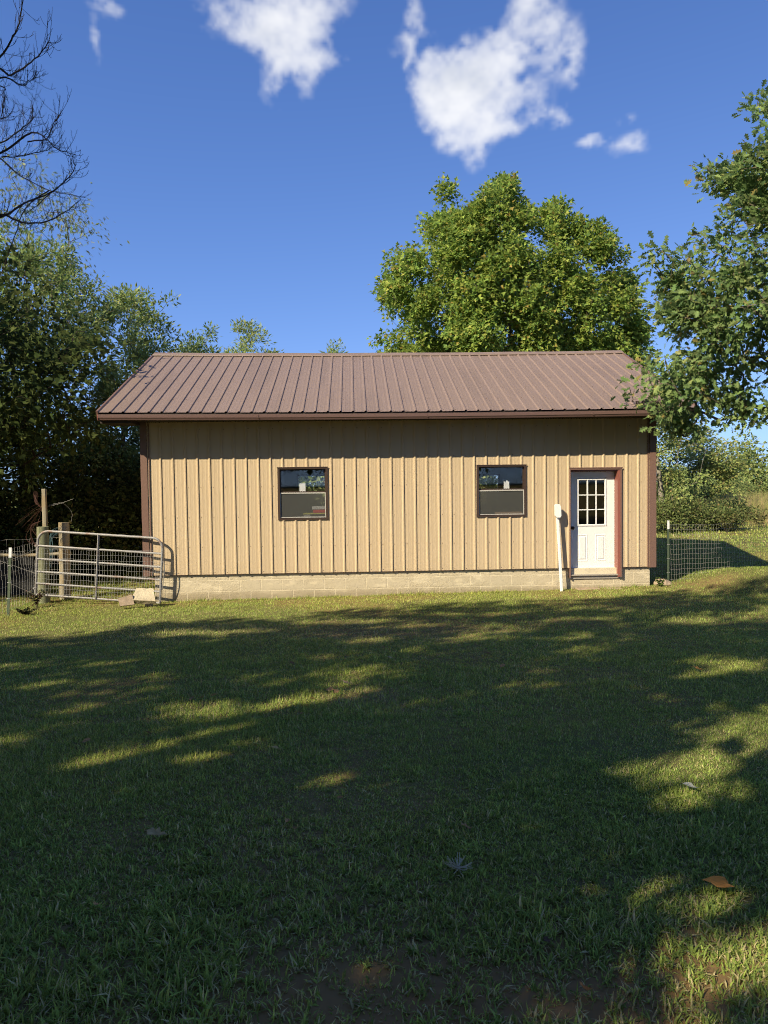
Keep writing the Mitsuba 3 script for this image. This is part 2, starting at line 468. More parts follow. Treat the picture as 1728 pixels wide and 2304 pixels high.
# foundation: mortar core with block parts
FY = WY + .046
FX0, FX1 = -3.62, 5.775
FX0 = -3.80
fnd = put(shed + '__foundation', cat([bx(FX0 + .006, FX1 - .006, FY + .0035, FY + .17, -1.0, WZ0 - .02), bx(FX0 + .006, FX0 + .17, FY + .18, BY - .08, -1.0, WZ0 - .03), bx(FX1 - .17, FX1 - .006, FY + .18, BY - .08, -1.0, WZ0 - .03),
                                     bx(FX0 + .006, FX1 - .006, BY - .24, BY - .07, -1.0, WZ0 - .03)]), 'm_mortar')
r = rng(7)
for row, (z0, z1) in enumerate(((-.641, -.432), (-.432, -.222), (-.222, -.11))):
    x = FX0 - (.2 if row % 2 == 0 else 0)
    while x < FX1 - .02:
        a, b = max(x, FX0), min(x + .402, FX1)
        x += .402
        for (p0, p1, q) in ((a, min(b, DR[0] + .01), z1), (max(a, DR[0] + .01), min(b, DR[1] - .01), min(z1, -.315)), (max(a, DR[1] - .01), b, z1)):
            if p1 - p0 > .03 and q - z0 > .02:
                put(fnd + '__block', cbx(p0 + .004, p1 - .004, FY + (r.random() - .5) * .004, FY + .15, z0 + .004, q - .004, .004), 'm_block')

# roof
ux = np.array([0, RY - EY, RZ - EZ])
SL = np.linalg.norm(ux)
ux /= SL
nf = np.array([0, -ux[2], ux[1]])
sag = lambda x: -.03 * np.clip(1 - ((x - .9) / 5.5) ** 2, 0, 1)


def roof_sheet(a, b, first, off, back):
    xs, hs = profile(a, b, first)
    ss = np.linspace(0, SL - .01, 5)
    v = []
    for s in ss:
        for x, h in zip(xs, hs):
            p = np.array([x, EY, EZ]) + ux * s + nf * (h + off)
            if back:
                p[1] = 2 * RY - p[1]
            p[2] += sag(x)
            v.append(p)
    n = len(xs)
    f = [(j * n + i, j * n + i + 1, (j + 1) * n + i + 1, (j + 1) * n + i) for j in range(len(ss) - 1) for i in range(n - 1)]
    return np.array(v), np.array(f)


def slope_box(x0, x1, s0, s1, n0, n1, back=False, nseg=1):
    ms = []
    xs = np.linspace(x0, x1, nseg + 1)
    v = np.array([np.array([x, EY, EZ + sag(x)]) + ux * s + nf * q for x in xs for s in (s0, s1) for q in (n0, n1)])
    if back:
        v[:, 1] = 2 * RY - v[:, 1]
    f = []
    for i in range(nseg):
        o, q = i * 4, i * 4 + 4
        f += [(o, q, q + 1, o + 1), (o + 1, q + 1, q + 3, o + 3), (o + 3, q + 3, q + 2, o + 2), (o + 2, q + 2, q, o)]
    f += [(0, 1, 3, 2), (nseg * 4, nseg * 4 + 2, nseg * 4 + 3, nseg * 4 + 1)]
    return v, np.array(f)


OPENsave, OPEN = OPEN, []
roof = put(shed + '__roof', cat([slope_box(RX0 + .02, RX1 - .02, .03, SL - .02, -.055, -.02, nseg=8), slope_box(RX0 + .02, RX1 - .02, .03, SL - .02, -.055, -.02, True, nseg=8)]), 'm_dark')
RF = -4.33
redges = [RX0] + [RF + .034 + .2286 * (3 + 4 * k) for k in range(12)]
redges = [e for e in redges if e < RX1 - .3] + [RX1]
for i in range(len(redges) - 1):
    put(roof + '__panel', roof_sheet(redges[i], redges[i + 1], RF, .0012 * (i % 2), False), 'm_roof')
OPEN = []
put(roof + '__panel', roof_sheet(RX0, RX1, RF, 0, True), 'm_roof', label='rear slope of the roof, one run of brown sheets')
sc = []
r = rng(5)
for s in (.06, .75, 1.45, 2.15, 2.85, 3.55, 4.1):
    for k in range(47):
        x = RF + .2286 * k + .052 + (r.random() - .5) * .012
        if x < RX1 - .03:
            p = np.array([x, EY, EZ + sag(x)]) + ux * (s + (r.random() - .5) * .02)
            sc.append(tube([p, p + nf * .009], .0065, 6))
put(roof + '__screw', cat(sc), 'm_trim', kind='stuff')
# ridge cap (two flaps with a rounded top)
xs = np.linspace(RX0 + .005, RX1 + .012, 14)
prof = [(-.155, -.062), (-.15, -.042), (-.02, .026), (0, .034), (.02, .026), (.15, -.042), (.155, -.062)]
v = np.array([(x, RY + py, RZ + pz + .012 + sag(x) + .004 * math.sin(x * 5.1)) for x in xs for py, pz in prof])
n = len(prof)
f = [(i * n + j, (i + 1) * n + j, (i + 1) * n + j + 1, i * n + j + 1) for i in range(len(xs) - 1) for j in range(n - 1)]
put(roof + '__ridge_cap', (v, np.array(f)), 'm_roof')
for x0, x1 in ((RX0 - .022, RX0 + .016), (RX1 - .016, RX1 + .022)):
    put(roof + '__rake_trim', cat([slope_box(x0, x1, .0, SL - .1, -.15, .024), slope_box(x0, x1, .0, SL - .1, -.15, .024, True)]), 'm_trim')
# rake soffit + eave soffit + fascia
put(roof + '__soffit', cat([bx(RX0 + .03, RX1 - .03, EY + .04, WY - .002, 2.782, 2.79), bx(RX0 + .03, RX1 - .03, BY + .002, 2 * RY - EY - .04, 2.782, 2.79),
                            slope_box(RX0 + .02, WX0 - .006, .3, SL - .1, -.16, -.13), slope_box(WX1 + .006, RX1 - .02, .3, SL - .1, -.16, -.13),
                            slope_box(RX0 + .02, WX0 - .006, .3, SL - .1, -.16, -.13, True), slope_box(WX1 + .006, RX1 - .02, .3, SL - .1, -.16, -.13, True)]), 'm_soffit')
put(roof + '__fascia', bx(RX0 + .03, RX1 - .03, EY + .022, EY + .038, 2.765, 2.885), 'm_soffit')  # front board darkened: the shade under the roof edge is in its colour
put(roof + '__fascia', bx(RX0 + .03, RX1 - .03, 2 * RY - EY - .038, 2 * RY - EY - .022, 2.765, 2.885), 'm_trim')
# soffit return boxes at the two front corners
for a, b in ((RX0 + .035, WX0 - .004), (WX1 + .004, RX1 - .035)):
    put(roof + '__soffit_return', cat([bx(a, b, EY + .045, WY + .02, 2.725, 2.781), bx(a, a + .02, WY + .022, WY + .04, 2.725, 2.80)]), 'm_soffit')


# gutter, K profile, left run whole, right run torn
def gutter(x0, x1, tilt=0, drop=0., push=0.):
    pr = np.array([(12.978, 2.868), (12.978, 2.777), (12.915, 2.777), (12.906, 2.80), (12.893, 2.815), (12.888, 2.862), (12.888, 2.872), (12.897, 2.872),
                   (12.897, 2.864), (12.898, 2.818), (12.912, 2.803), (12.918, 2.781), (12.974, 2.781), (12.974, 2.868)])
    xs = np.linspace(x0, x1, 12)
    n = len(pr)
    v = np.array([(x, y + push * ((x - x0) / (x1 - x0)) ** 2, z + sag(x) * .9 - drop * ((x - x0) / (x1 - x0)) ** 2) for x in xs for y, z in pr])
    f = [(i * n + j, (i + 1) * n + j, (i + 1) * n + (j + 1) % n, i * n + (j + 1) % n) for i in range(len(xs) - 1) for j in range(n)]
    return v, np.array(f)


gut = put(shed + '__gutter', gutter(-4.524, 5.55), 'm_gutter')
put(gut + '__end_cap', bx(-4.532, -4.526, 12.886, 12.982, 2.774, 2.872), 'm_redcap', label='red end cap of the gutter')
for x in (-1.7, 1.35, 4.4):
    put(gut + '__seam', bx(x, x + .012, 12.883, 12.893, 2.805 + sag(x) * .9, 2.873 + sag(x) * .9), 'm_gutter')
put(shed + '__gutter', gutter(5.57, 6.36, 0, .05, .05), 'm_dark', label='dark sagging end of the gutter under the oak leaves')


# windows
def window(o, name, screen_items):
    x0, x1, z0, z1 = o
    w = put(shed + '__window', cat([bx(x0 - .012, x0 + .028, WY - .028, WY + .075, z0 - .01, z1 + .012), bx(x1 - .028, x1 + .012, WY - .028, WY + .075, z0 - .01, z1 + .012),
                                    bx(x0 + .0281, x1 - .0281, WY - .028, WY + .075, z1 - .02, z1 + .012), bx(x0 + .0281, x1 - .0281, WY - .028, WY + .075, z0 - .01, z0 + .022),
                                    bx(x0 - .018, x1 + .018, WY - .036, WY - .0285, z1 + .002, z1 + .02)]), 'm_winbrown')
    zm = 1.433
    a, b = x0 + .03, x1 - .03
    put(w + '__upper_sash', cat([bx(a, a + .016, WY + .028, WY + .052, zm, z1 - .022), bx(b - .016, b, WY + .028, WY + .052, zm, z1 - .022), bx(a + .0161, b - .0161, WY + .028, WY + .052, z1 - .04, z1 - .022),
                                 bx(a + .0161, b - .0161, WY + .022, WY + .052, zm, zm + .022)]), 'm_winbrown')
    put(w + '__upper_pane', bx(a + .01, b - .01, WY + .038, WY + .0381, zm + .01, z1 - .03)[0:2] if False else (np.array([(a + .01, WY + .04, zm + .01), (b - .01, WY + .04, zm + .01), (b - .01, WY + .04, z1 - .03), (a + .01, WY + .04, z1 - .03)]), np.array([(0, 1, 2, 3)])), 'm_glass')
    put(w + '__lower_pane', (np.array([(a + .01, WY + .06, z0 + .03), (b - .01, WY + .06, z0 + .03), (b - .01, WY + .06, zm), (a + .01, WY + .06, zm)]), np.array([(0, 1, 2, 3)])), 'm_glass')
    put(w + '__screen_frame', cat([bx(a, a + .017, WY - .006, WY + .012, z0 + .03, zm), bx(b - .017, b, WY - .006, WY + .012, z0 + .03, zm), bx(a + .0171, b - .0171, WY - .006, WY + .012, zm - .024, zm),
                                   bx(a + .0171, b - .0171, WY - .006, WY + .012, z0 + .03, z0 + .046)]), 'm_alum')
    put(w + '__screen', (np.array([(a + .01, WY + .004, z0 + .04), (b - .01, WY + .004, z0 + .04), (b - .01, WY + .004, zm - .01), (a + .01, WY + .004, zm - .01)]), np.array([(0, 1, 2, 3)])), 'm_screen')
    put(w + '__sill', bx(x0 + .03, x1 - .03, WY + .08, WY + .22, z0 - .02, z0 + .012), 'm_tan')


window(W1, 'a', 1)
window(W2, 'b', 2)
for o in RW:
    w = put(shed + '__rear_window', cat([bx(o[0] - .03, o[0] + .02, BY - .075, BY + .02, o[2] - .03, o[3] + .03), bx(o[1] - .02, o[1] + .03, BY - .075, BY + .02, o[2] - .03, o[3] + .03),
                                         bx(o[0] + .0201, o[1] - .0201, BY - .075, BY + .02, o[2] - .03, o[2] + .02), bx(o[0] + .0201, o[1] - .0201, BY - .075, BY + .02, o[3] - .02, o[3] + .03)]), 'm_winbrown')
    put(w + '__pane', (np.array([(o[0], BY - .03, o[2]), (o[1], BY - .03, o[2]), (o[1], BY - .03, o[3]), (o[0], BY - .03, o[3])]), np.array([(0, 1, 2, 3)])), 'm_glass')

# door
x0, x1, z0, z1 = DR
SX0, SX1, SZ0, SZ1, SY = 4.188, 5.106, -.230, 1.764, 13.714
put(shed + '__door_trim', cat([bx(x0, x0 + .026, WY - .036, WY + .02, z0 + .01, z1 - .03), bx(x1 - .030, x1, WY - .036, WY + .02, z0 + .01, z1 - .03), bx(x0, x1, WY - .036, WY + .02, z1 - .0298, z1),
                               bx(x0 - .008, x1 + .012, WY - .044, WY - .0365, z1 - .004, z1 + .016)]), 'm_trim')
put(shed + '__door_jamb', cat([bx(x0 + .004, x0 + .028, WY + .0203, SY + .05, z0 + .01, z1 - .03), bx(SX1 + .004, x1 - .004, WY + .0203, SY + .05, z0 + .012, z1 - .03), bx(SX1 + .006, x1 - .0302, WY - .02, WY + .0201, z0 + .012, z1 - .03),
                               bx(x0 + .0285, SX1 + .0038, WY + .0203, SY + .05, SZ1 + .004, z1 - .03)]), 'm_trimred', label='terracotta red door jamb')
put(shed + '__door_sill', cat([cbx(x0 + .03, x1 - .03, WY - .02, SY + .06, -.262, SZ0 - .004, .006), bx(x0 + .02, x1 - .02, WY + .02, SY + .05, -.32, -.263)]), 'm_sill')
GX0, GX1, GZ0, GZ1 = 4.36, 4.953, .694, 1.635
dpoly = sbox(SX0, SZ0, SX1, SZ1).difference(sbox(GX0 + .035, GZ0 + .03, GX1 - .035, GZ1 - .03))
door = put(shed + '__door', slab(dpoly, SY, SY + .045), 'm_white')


def bevel(x0, x1, z0, z1, y, h, s):
    v = np.array([(x0, y, z0), (x1, y, z0), (x1, y, z1), (x0, y, z1), (x0 + s, y - h, z0 + s), (x1 - s, y - h, z0 + s), (x1 - s, y - h, z1 - s), (x0 + s, y - h, z1 - s)])
    f = np.array([(0, 1, 5, 4), (1, 2, 6, 5), (2, 3, 7, 6), (3, 0, 4, 7), (4, 5, 6, 7)])
    return v, f


def ring(x0, x1, z0, z1, w, y, h, s):
    return cat([bevel(x0, x0 + w, z0, z1, y, h, s), bevel(x1 - w, x1, z0, z1, y, h, s), bevel(x0 + w * .9, x1 - w * .9, z0, z0 + w, y, h * .97, s), bevel(x0 + w * .9, x1 - w * .9, z1 - w, z1, y, h * .97, s)])


for a, b in ((4.36, 4.577), (4.722, 4.939)):
    put(door + '__panel', cat([ring(a, b, .008, .536, .026, SY, .007, .009), bevel(a + .035, b - .035, .043, .501, SY, .008, .022)]), 'm_white')
put(door + '__light_frame', ring(GX0, GX1, GZ0, GZ1, .042, SY, .016, .010), 'm_white')
gw, gh = (GX1 - GX0 - .08) / 3, (GZ1 - GZ0 - .08) / 3
for i in (1, 2):
    xm, zm = GX0 + .04 + gw * i, GZ0 + .04 + gh * i
    put(door + '__muntin', bx(xm - .011, xm + .011, SY - .006, SY + .02, GZ0 + .035, GZ1 - .035), 'm_white')
    put(door + '__muntin', bx(GX0 + .035, GX1 - .035, SY - .005, SY + .019, zm - .010, zm + .010), 'm_white')
for i in range(3):
    for j in range(3):
        a, b = GX0 + .04 + gw * i, GZ0 + .04 + gh * j
        put(door + '__pane', (np.array([(a, SY + .012, b), (a + gw, SY + .012, b), (a + gw, SY + .012, b + gh), (a, SY + .012, b + gh)]), np.array([(0, 1, 2, 3)])), 'm_glass')
kn = trimesh.creation.icosphere(2, .03)
kn.apply_translation((4.268, SY - .06, .668))
put(door + '__knob', cat([(kn.vertices, kn.faces), tube([(4.268, SY + .001, .668), (4.268, SY - .012, .668)], .032, 14), tube([(4.268, SY - .012, .668), (4.268, SY - .05, .668)], .012, 8)]), 'm_knob', smooth=40)

# things seen in the windows
k = thing('paper_sheet', 'white sheet of paper taped inside the left shed window', 'paper')
put(k, bx(-1.03, -.915, WY + .055, WY + .057, 1.445, 1.605), 'm_paper')
k = thing('paper_sheet', 'white torn strip of paper inside the upper pane of the right shed window', 'paper')
pz = Polygon([(2.90, 1.45), (3.01, 1.45), (3.005, 1.60), (2.985, 1.585), (2.975, 1.615), (2.95, 1.61), (2.93, 1.57), (2.905, 1.61)])
put(k, slab(pz, WY + .055, WY + .057), 'm_paper')
k = thing('storage_box', 'red and white box leaning on things inside the left shed window', 'box')
put(k + '__lid', cbx(-.80, -.50, WY + .10, WY + .30, 1.10, 1.16, .006), 'm_paper')
put(k + '__base', cbx(-.78, -.52, WY + .11, WY + .29, 1.035, 1.098, .006), 'm_red')
k = thing('folded_cloth', 'yellow green folded cloth under the red box inside the left shed window', 'cloth')
put(k, cbx(-.97, -.50, WY + .095, WY + .31, 1.005, 1.032, .01), 'm_yellow')
k = thing('grey_carton', 'small grey carton on the sill inside the left shed window', 'carton')
put(k, cbx(-.96, -.83, WY + .09, WY + .2, .938, 1.003, .006), 'm_greyb')
k = thing('wooden_board', 'short tan board lying on the sill inside the right shed window', 'board')
put(k, cbx(2.75, 3.26, WY + .09, WY + .2, .938, 1.0, .006), 'm_tan')
k = thing('work_bench', 'dark work bench inside the shed behind the left window', 'bench')
put(k + '__top', bx(-1.6, -.2, WY + .24, WY + .9, .84, .90), 'm_tan')
for a in (-1.55, -.3):
    for b in (.28, .8):
        put(k + '__leg', bx(a, a + .07, WY + b, WY + b + .07, -.185, .84), 'm_tan')

# leaning white pole
k = thing('white_pole', 'white pole with a rounded paddle head leaning on the wall left of the door', 'pole')
P0, P1 = np.array([3.965, 13.40, -.60]), np.array([3.895, 13.445, .99])
d = (P1 - P0) / np.linalg.norm(P1 - P0)
pm = cbx(-.027, .027, -.022, .022, 0, np.linalg.norm(P1 - P0), .008)
xa = np.array([1.0, 0, -d[0] / d[2]])
xa /= np.linalg.norm(xa)
ya = np.cross(d, xa)
R = np.stack([xa, ya, d], 1)
put(k + '__shaft', (pm[0] @ R.T + P0, pm[1]), 'm_whitepole')
hd = Polygon([(-.03, -.125), (.03, -.125), (.05, -.095), (.052, .07), (.034, .12), (-.03, .124), (-.05, .10), (-.052, -.09)]).buffer(.006)
hm = slab(hd, -.035, .035)
put(k + '__head', (hm[0] @ np.stack([xa, ya, d], 1).T + P1 + d * .03 + np.array([0, -.03, 0]), hm[1]), 'm_whitepole', smooth=30)


# ------------------------------------------------------------------ fences, gate, posts
def lumpy(m, amp, s, seed):
    v = np.array(m[0])
    n = np.stack([meshkit.fbm(v * s + q, 3, seed + q) for q in range(3)], -1) - .5
    return v + n * amp, m[1]


def post(name, label, x, y, z0, z1, rad, m, lean=(0, 0), n=18):
    k = thing(name, label, 'post')
    zs = np.linspace(z0 - .3, z1, 9)
    pts = [(x + lean[0] * (z - z0), y + lean[1] * (z - z0), z) for z in zs]
    v, f = tube(pts, [rad * (1.03 - .05 * i / 8) for i in range(9)], n)
    put(k, lumpy((v, f), .012, 7, int(x * 10) % 50 + 60), m, smooth=50)
    return k


post('wooden_gate_post', 'thick greenish wooden post at the hinge end of the metal gate', -6.005, 13.93, -.6, .835, .108, 'm_greenwood', (.01, 0))
post('wooden_fence_post', 'weathered pale round wooden post behind the gate, right of the greenish post', -5.815, 14.45, -.6, .89, .105, 'm_wood', (.012, 0))
k = thing('wooden_stake', 'thin square grey wooden stake rising behind the greenish gate post', 'stake')
put(k, lumpy(cbx(-6.05, -5.97, 14.045, 14.115, -.75, 1.564, .008), .006, 5, 3), 'm_wood')
k = thing('fence_rail', 'old grey horizontal wooden rail running left from the pale post', 'rail')
v, f = tube(curve([(-8.4, 14.66, .23), (-7.4, 14.62, .245), (-6.6, 14.64, .225), (-5.75, 14.62, .25)], 8), .036, 7)
put(k, lumpy((v, f), .02, 8, 9), 'm_wood', smooth=50)
mat('m_shadedpanel', {'type': 'twosided', 'b': {'type': 'diffuse', 'reflectance': mikit.proc(lambda p, n, uv: MX((.018, .019, .02), (.045, .046, .047), FB(p.x * 3, p.z * 1.2, 0, 3)))}})  # panel colour darkened, so the shade behind the mesh is part of it
k = thing('dark_board', 'grey board darkened in colour for shade, standing behind the left wire fence under the rail', 'panel')
pv, pf = bx(-8.6, -6.62, 14.9, 14.925, -.62, .2)
put(k, (pv, pf), 'm_shadedpanel')
post('rusty_fence_post', 'slim rust brown post behind the left wire fence', -6.32, 14.75, -.6, .45, .045, mat('m_rustpost', {'type': 'diffuse', 'reflectance': rgb(.09, .045, .03)}), n=8)


def tpost(name, label, x, y, z0, z1, lean=(0, 0)):
    k = thing(name, label, 'post')
    def at(z):
        return np.array([x + lean[0] * (z - z0), y + lean[1] * (z - z0), z])
    def tee(za, zb, g):
        ms = []
        for (a, b, c, e) in ((-.022, .022, -.004, .004), (-.004, .004, .0041, .03)):
            v, f = bx(a - g, b + g, c - g, e + g, 0, 1)
            p0, p1 = at(za), at(zb)
            v = v[:, :2].tolist()
            vv, ff = bx(a - g, b + g, c - g, e + g, 0, 1)
            vv = np.where(vv[:, 2:] > .5, vv * [1, 1, 0] + p1, vv * [1, 1, 0] + p0)
            ms.append((vv, ff))
        return cat(ms)
    zc = z1 - .17
    put(k + '__shaft', tee(z0 - .25, zc, 0), 'm_tpost')
    put(k + '__tip', tee(zc, z1, .0015), 'm_white', label='white painted tip')
    for z in np.arange(z0 + .25, zc - .05, .28):
        p = at(z)
        put(k + '__clip', tube([p + (-.03, -.008, 0), p + (0, -.012, .005), p + (.034, -.006, -.004), p + (.04, .01, .0)], .004, 5), 'm_wire')


tpost('metal_fence_post', 'green metal fence post with white tip at the left edge of the photo', -5.95, 12.38, -.56, .565, (.065, 0))
tpost('metal_fence_post', 'green metal fence post with white tip right of the shed', 6.255, 13.88, -.52, .774)


def mesh_fence(k, path, zlo, zhi, dx, dz, rad, seed, wob=.012, mat_='m_wire', nz=None):
    """wire mesh along a ground path; zlo, zhi: functions of the distance along it"""
    r = rng(seed)
    P = np.array(path, float)
    L = np.concatenate([[0], np.cumsum(np.linalg.norm(np.diff(P, axis=0), axis=1))])
    at = lambda s: np.array([np.interp(s, L, P[:, 0]), np.interp(s, L, P[:, 1])])
    per = np.array([-(P[-1] - P[0])[1], (P[-1] - P[0])[0]])
    per /= np.linalg.norm(per)
    off = lambda s, z: (meshkit.noise(np.array([s * 1.7, z * 2.1, seed])) - .5) * wob * 5
    ms = []
    for s in np.arange(.01, L[-1], dx):
        zs = np.linspace(zlo(s), zhi(s), 5)
        ph = (r.random() - .5) * wob
        pts = []
        for z in zs:
            q = at(s + ph + (r.random() - .5) * wob * .35) + per * off(s, z)
            pts.append((q[0], q[1], z))
        ms.append(tube(pts, rad, 3, False))
    n = nz or int(round((zhi(0) - zlo(0)) / dz))
    for j in range(n + 1):
        t = j / n
        pts = []
        for s in np.linspace(0, L[-1], max(8, int(L[-1] / .15))):
            z = zlo(s) + (zhi(s) - zlo(s)) * t + (meshkit.noise(np.array([s * 2.5, j * 3.3, seed])) - .5) * wob
            q = at(s) + per * off(s, z)
            pts.append((q[0], q[1], z))
        ms.append(tube(pts, rad * 1.05, 3, False))
    put(k + '__wire_mesh', cat(ms), mat_, kind='stuff')


k = thing('wire_fence', 'silver welded wire mesh fence right of the shed', 'fence')
mesh_fence(k, [(5.90, 14.0), (6.26, 13.92), (8.4, 13.96), (12, 14.0)], lambda s: -.53 + .04 * s, lambda s: .70 - .012 * s, .0545, .1, .0021, 11, .010, 'm_greywire')
tube_l = tube([(11.9, 14.0, -.8), (11.9, 14.0, .9)], .025, 8)
put(k + '__end_post', tube_l, 'm_tpost')
k = thing('wire_fence', 'fine wire mesh fence left of the gate, running toward the viewer', 'fence')
mesh_fence(k, [(-6.06, 13.80), (-5.99, 12.42), (-6.1, 10.9), (-6.4, 9.6)], lambda s: -.53 + .0 * s, lambda s: .56 - .03 * s, .11, .2, .0016, 12, .016)
k = thing('field_fence', 'sagging old field fence wire behind the left rail', 'fence')
mesh_fence(k, [(-6.05, 14.9), (-7.3, 15.0), (-9.5, 15.2)], lambda s: -.45, lambda s: .57 - .05 * s, .165, .3, .0022, 13, .03, 'm_greywire', nz=4)
put(k + '__brace_wire', cat([tube([(-6.03, 13.98, .45), (-7.2, 14.5, .02)], .0025, 4), tube([(-6.02, 13.95, -.12), (-7.1, 14.2, .22)], .0025, 4), tube([(-6.05, 13.7, -.45), (-6.5, 13.6, -.2)], .0025, 4)]), 'm_greywire')

# gate: six rails, round-cornered frame
gate = thing('metal_gate', 'grey tubular metal gate sagging between the wooden post and the shed corner', 'gate')
A, B = np.array([-6.045, 13.66, -.435]), np.array([-3.66, 13.42, -.605])
gxv = (B - A)
GL = np.linalg.norm(gxv)
gxv /= GL
gzv = np.array([.072, 0, 1.0])
gzv = gzv - gxv * (gzv @ gxv)
gzv /= np.linalg.norm(gzv)
H = 1.215
gp = lambda u, w, o=0.: A + gxv * u + gzv * w + np.cross(gxv, gzv) * o
rc = .2
loop = [(0, 0), (0, H - rc)] + [(rc - rc * math.cos(t), H - rc + rc * math.sin(t)) for t in np.linspace(.2, np.pi / 2, 6)] + \
       [(GL - rc + rc * math.sin(t), H - rc + rc * math.cos(t)) for t in np.linspace(0, np.pi / 2 - .2, 6)] + [(GL, H - rc), (GL, 0)]
put(gate + '__frame', tube([gp(*q) for q in loop], .024, 10), 'm_galv', smooth=50)
for w in (.0, .215, .44, .68, .93):
    put(gate + '__rail', tube([gp(.0, w), gp(GL, w)], .0215, 10), 'm_galv', smooth=50)
put(gate + '__brace', cat([cbx(0, .045, -.035, -.024, 0, H - .03, .003)]) if False else tube([gp(GL * .49, -.01, .022), gp(GL * .49, H, .022)], .021, 4), 'm_galv')
for w in (.12, .93):
    put(gate + '__hinge', tube([gp(-.03, w, .03), gp(-.03, w, -.10)], .018, 8), 'm_galv')
r = rng(14)
ms = []
for u in np.arange(.05, GL + .03, .0515):
    ph = .012 * (r.random() - .5)
    ms.append(tube([gp(u + ph + .01 * math.sin(3 * w + u), w - .07 * (u / GL - 1) * 0, .045) for w in (-.0 + .03, .3, .6, .88 + .06 * u / GL)], .0016, 3, False))
for j in range(10):
    ms.append(tube([gp(u, .03 + j / 9 * (.85 + .06 * u / GL) + .045 * u / GL + .01 * math.sin(u * 2 + j), .045) for u in np.linspace(.02, GL + .04, 10)], .0017, 3, False))
put(gate + '__wire_mesh', cat(ms), 'm_wire', kind='stuff')
put(gate + '__latch', cat([tube(curve([gp(GL + .0, .80, 0), gp(GL + .05, .74, .01), gp(GL + .06, .5, .02), gp(GL + .03, .25, .0)], 5), .008, 5)]), 'm_greywire')

# rusty wire tangle at the stake, twine on the pale post
r = rng(21)
ms = []
for i in range(12):
    p0 = np.array([-6.05, 14.07, 1.15 + r.random() * .1])
    L_ = .25 + .3 * r.random()
    a = math.radians(r.uniform(100, 260))
    e1 = p0 + np.array([math.cos(a) * .25 * L_, -.05 * r.random(), math.sin(a) * .4 * L_])
    ms.append(tube(curve([p0 + (0, 0, .12 * r.random()), p0, e1, p0 + np.array([math.cos(a) * L_, -.1 * r.random(), (math.sin(a) - .5) * L_ * .9])], 5), .0019, 3, False))
for i in range(14):
    p0 = np.array([-6.06, 14.07, 1.2])
    ms.append(tube(curve([p0 + (-.02 * r.random(), 0, .0), p0 + (-.06 - .06 * r.random(), -.03, .12), p0 + (-.04 - .1 * r.random(), -.03, .22 + .12 * r.random())], 5), .0019, 3, False))
for i in range(9):
    p0 = np.array([-6.06, 14.05, .95])
    ms.append(tube(curve([p0, p0 + (-.1 - .1 * r.random(), -.05, -.1), p0 + (-.05 - .25 * r.random(), -.05, -.35), p0 + (-.02, -.03, -.5 - .2 * r.random())], 5), .0015, 3, False))
k = thing('rusty_wire_tangle', 'tangle of rusty wire hanging on the thin wooden stake', 'wire')
put(k, cat(ms), 'm_rustwire')
k = thing('loose_wire', 'loose grey wire arching from the stake down to the pale post', 'wire')
put(k, cat([tube(curve([(-5.95, 14.12, 1.24), (-5.72, 14.2, 1.28), (-5.58, 14.3, 1.1), (-5.62, 14.36, .9)], 8), .003, 4), tube(curve([(-5.95, 14.12, 1.22), (-5.75, 14.15, 1.27), (-5.5, 14.2, 1.36)], 6), .003, 4),
            tube(curve([(-5.9, 14.05, .6), (-5.75, 14.1, .68), (-5.62, 14.3, .72)], 6), .004, 4)]), 'm_greywire')
ms = []
for i in range(12):
    p0 = np.array([-5.90 + .05 * r.random(), 14.36, .68 + .12 * r.random()])
    ms.append(tube(curve([p0, p0 + (-.07 - .06 * r.random(), -.05, -.08), p0 + (-.1 - .08 * r.random(), -.05, -.25), p0 + (-.05 - .2 * r.random(), -.04, -.36 - .35 * r.random())], 5), .0028, 3, False))
k = thing('twine_bundle', 'bundle of pale blue twine hanging on the pale wooden post', 'twine')
put(k, cat(ms), 'm_twine')

# broken concrete pieces at the gate foot, stone by the right fence, bricks at the door
r = rng(31)


def chunk(poly, th, M, o):
    m = trimesh.creation.extrude_polygon(Polygon(poly), th, engine='earcut')
    m = m.subdivide_to_size(.06)
    v, f = np.array(m.vertices), np.array(m.faces)
    v = v + (np.stack([meshkit.fbm(v * 14 + q, 3, 5 + q) for q in range(3)], -1) - .5) * .022
    return v @ np.array(M).T + o, f


k = thing('concrete_block', 'broken tan concrete slab standing tilted at the foot of the gate', 'block')
put(k, chunk([(0, 0), (.24, .02), (.20, .20), (-.04, .14)], .1, rotm([0, 0, 1], .25) @ rotm([1, 0, 0], 1.25), np.array([-4.18, 12.78, -.56])), 'm_stone')
k = thing('concrete_block', 'grey concrete slab propped at an angle, right of the tilted tan slab', 'block')
put(k, chunk([(0, 0), (.44, -.02), (.33, .30), (.03, .30)], .085, rotm([0, 1, 0], .04) @ rotm([1, 0, 0], .62), np.array([-4.0, 12.82, -.50])), 'm_block')
k = thing('concrete_rubble', 'small rubble piece under the propped concrete slab', 'rubble')
put(k, chunk([(0, 0), (.14, 0), (.1, .1), (.02, .1)], .07, rotm([0, 0, 1], .5), np.array([-3.78, 12.9, -.58])), 'm_stone')
rk = trimesh.creation.icosphere(3, 1.0)
v = np.array(rk.vertices) * (.19, .13, .13)
v = v + v * (meshkit.fbm(v * 9, 3, 4)[:, None] - .5) * .7
k = thing('field_stone', 'rounded tan stone at the foot of the right wire fence', 'stone')
put(k, (v + (6.08, 13.72, -.50), rk.faces), 'm_stone', smooth=40)
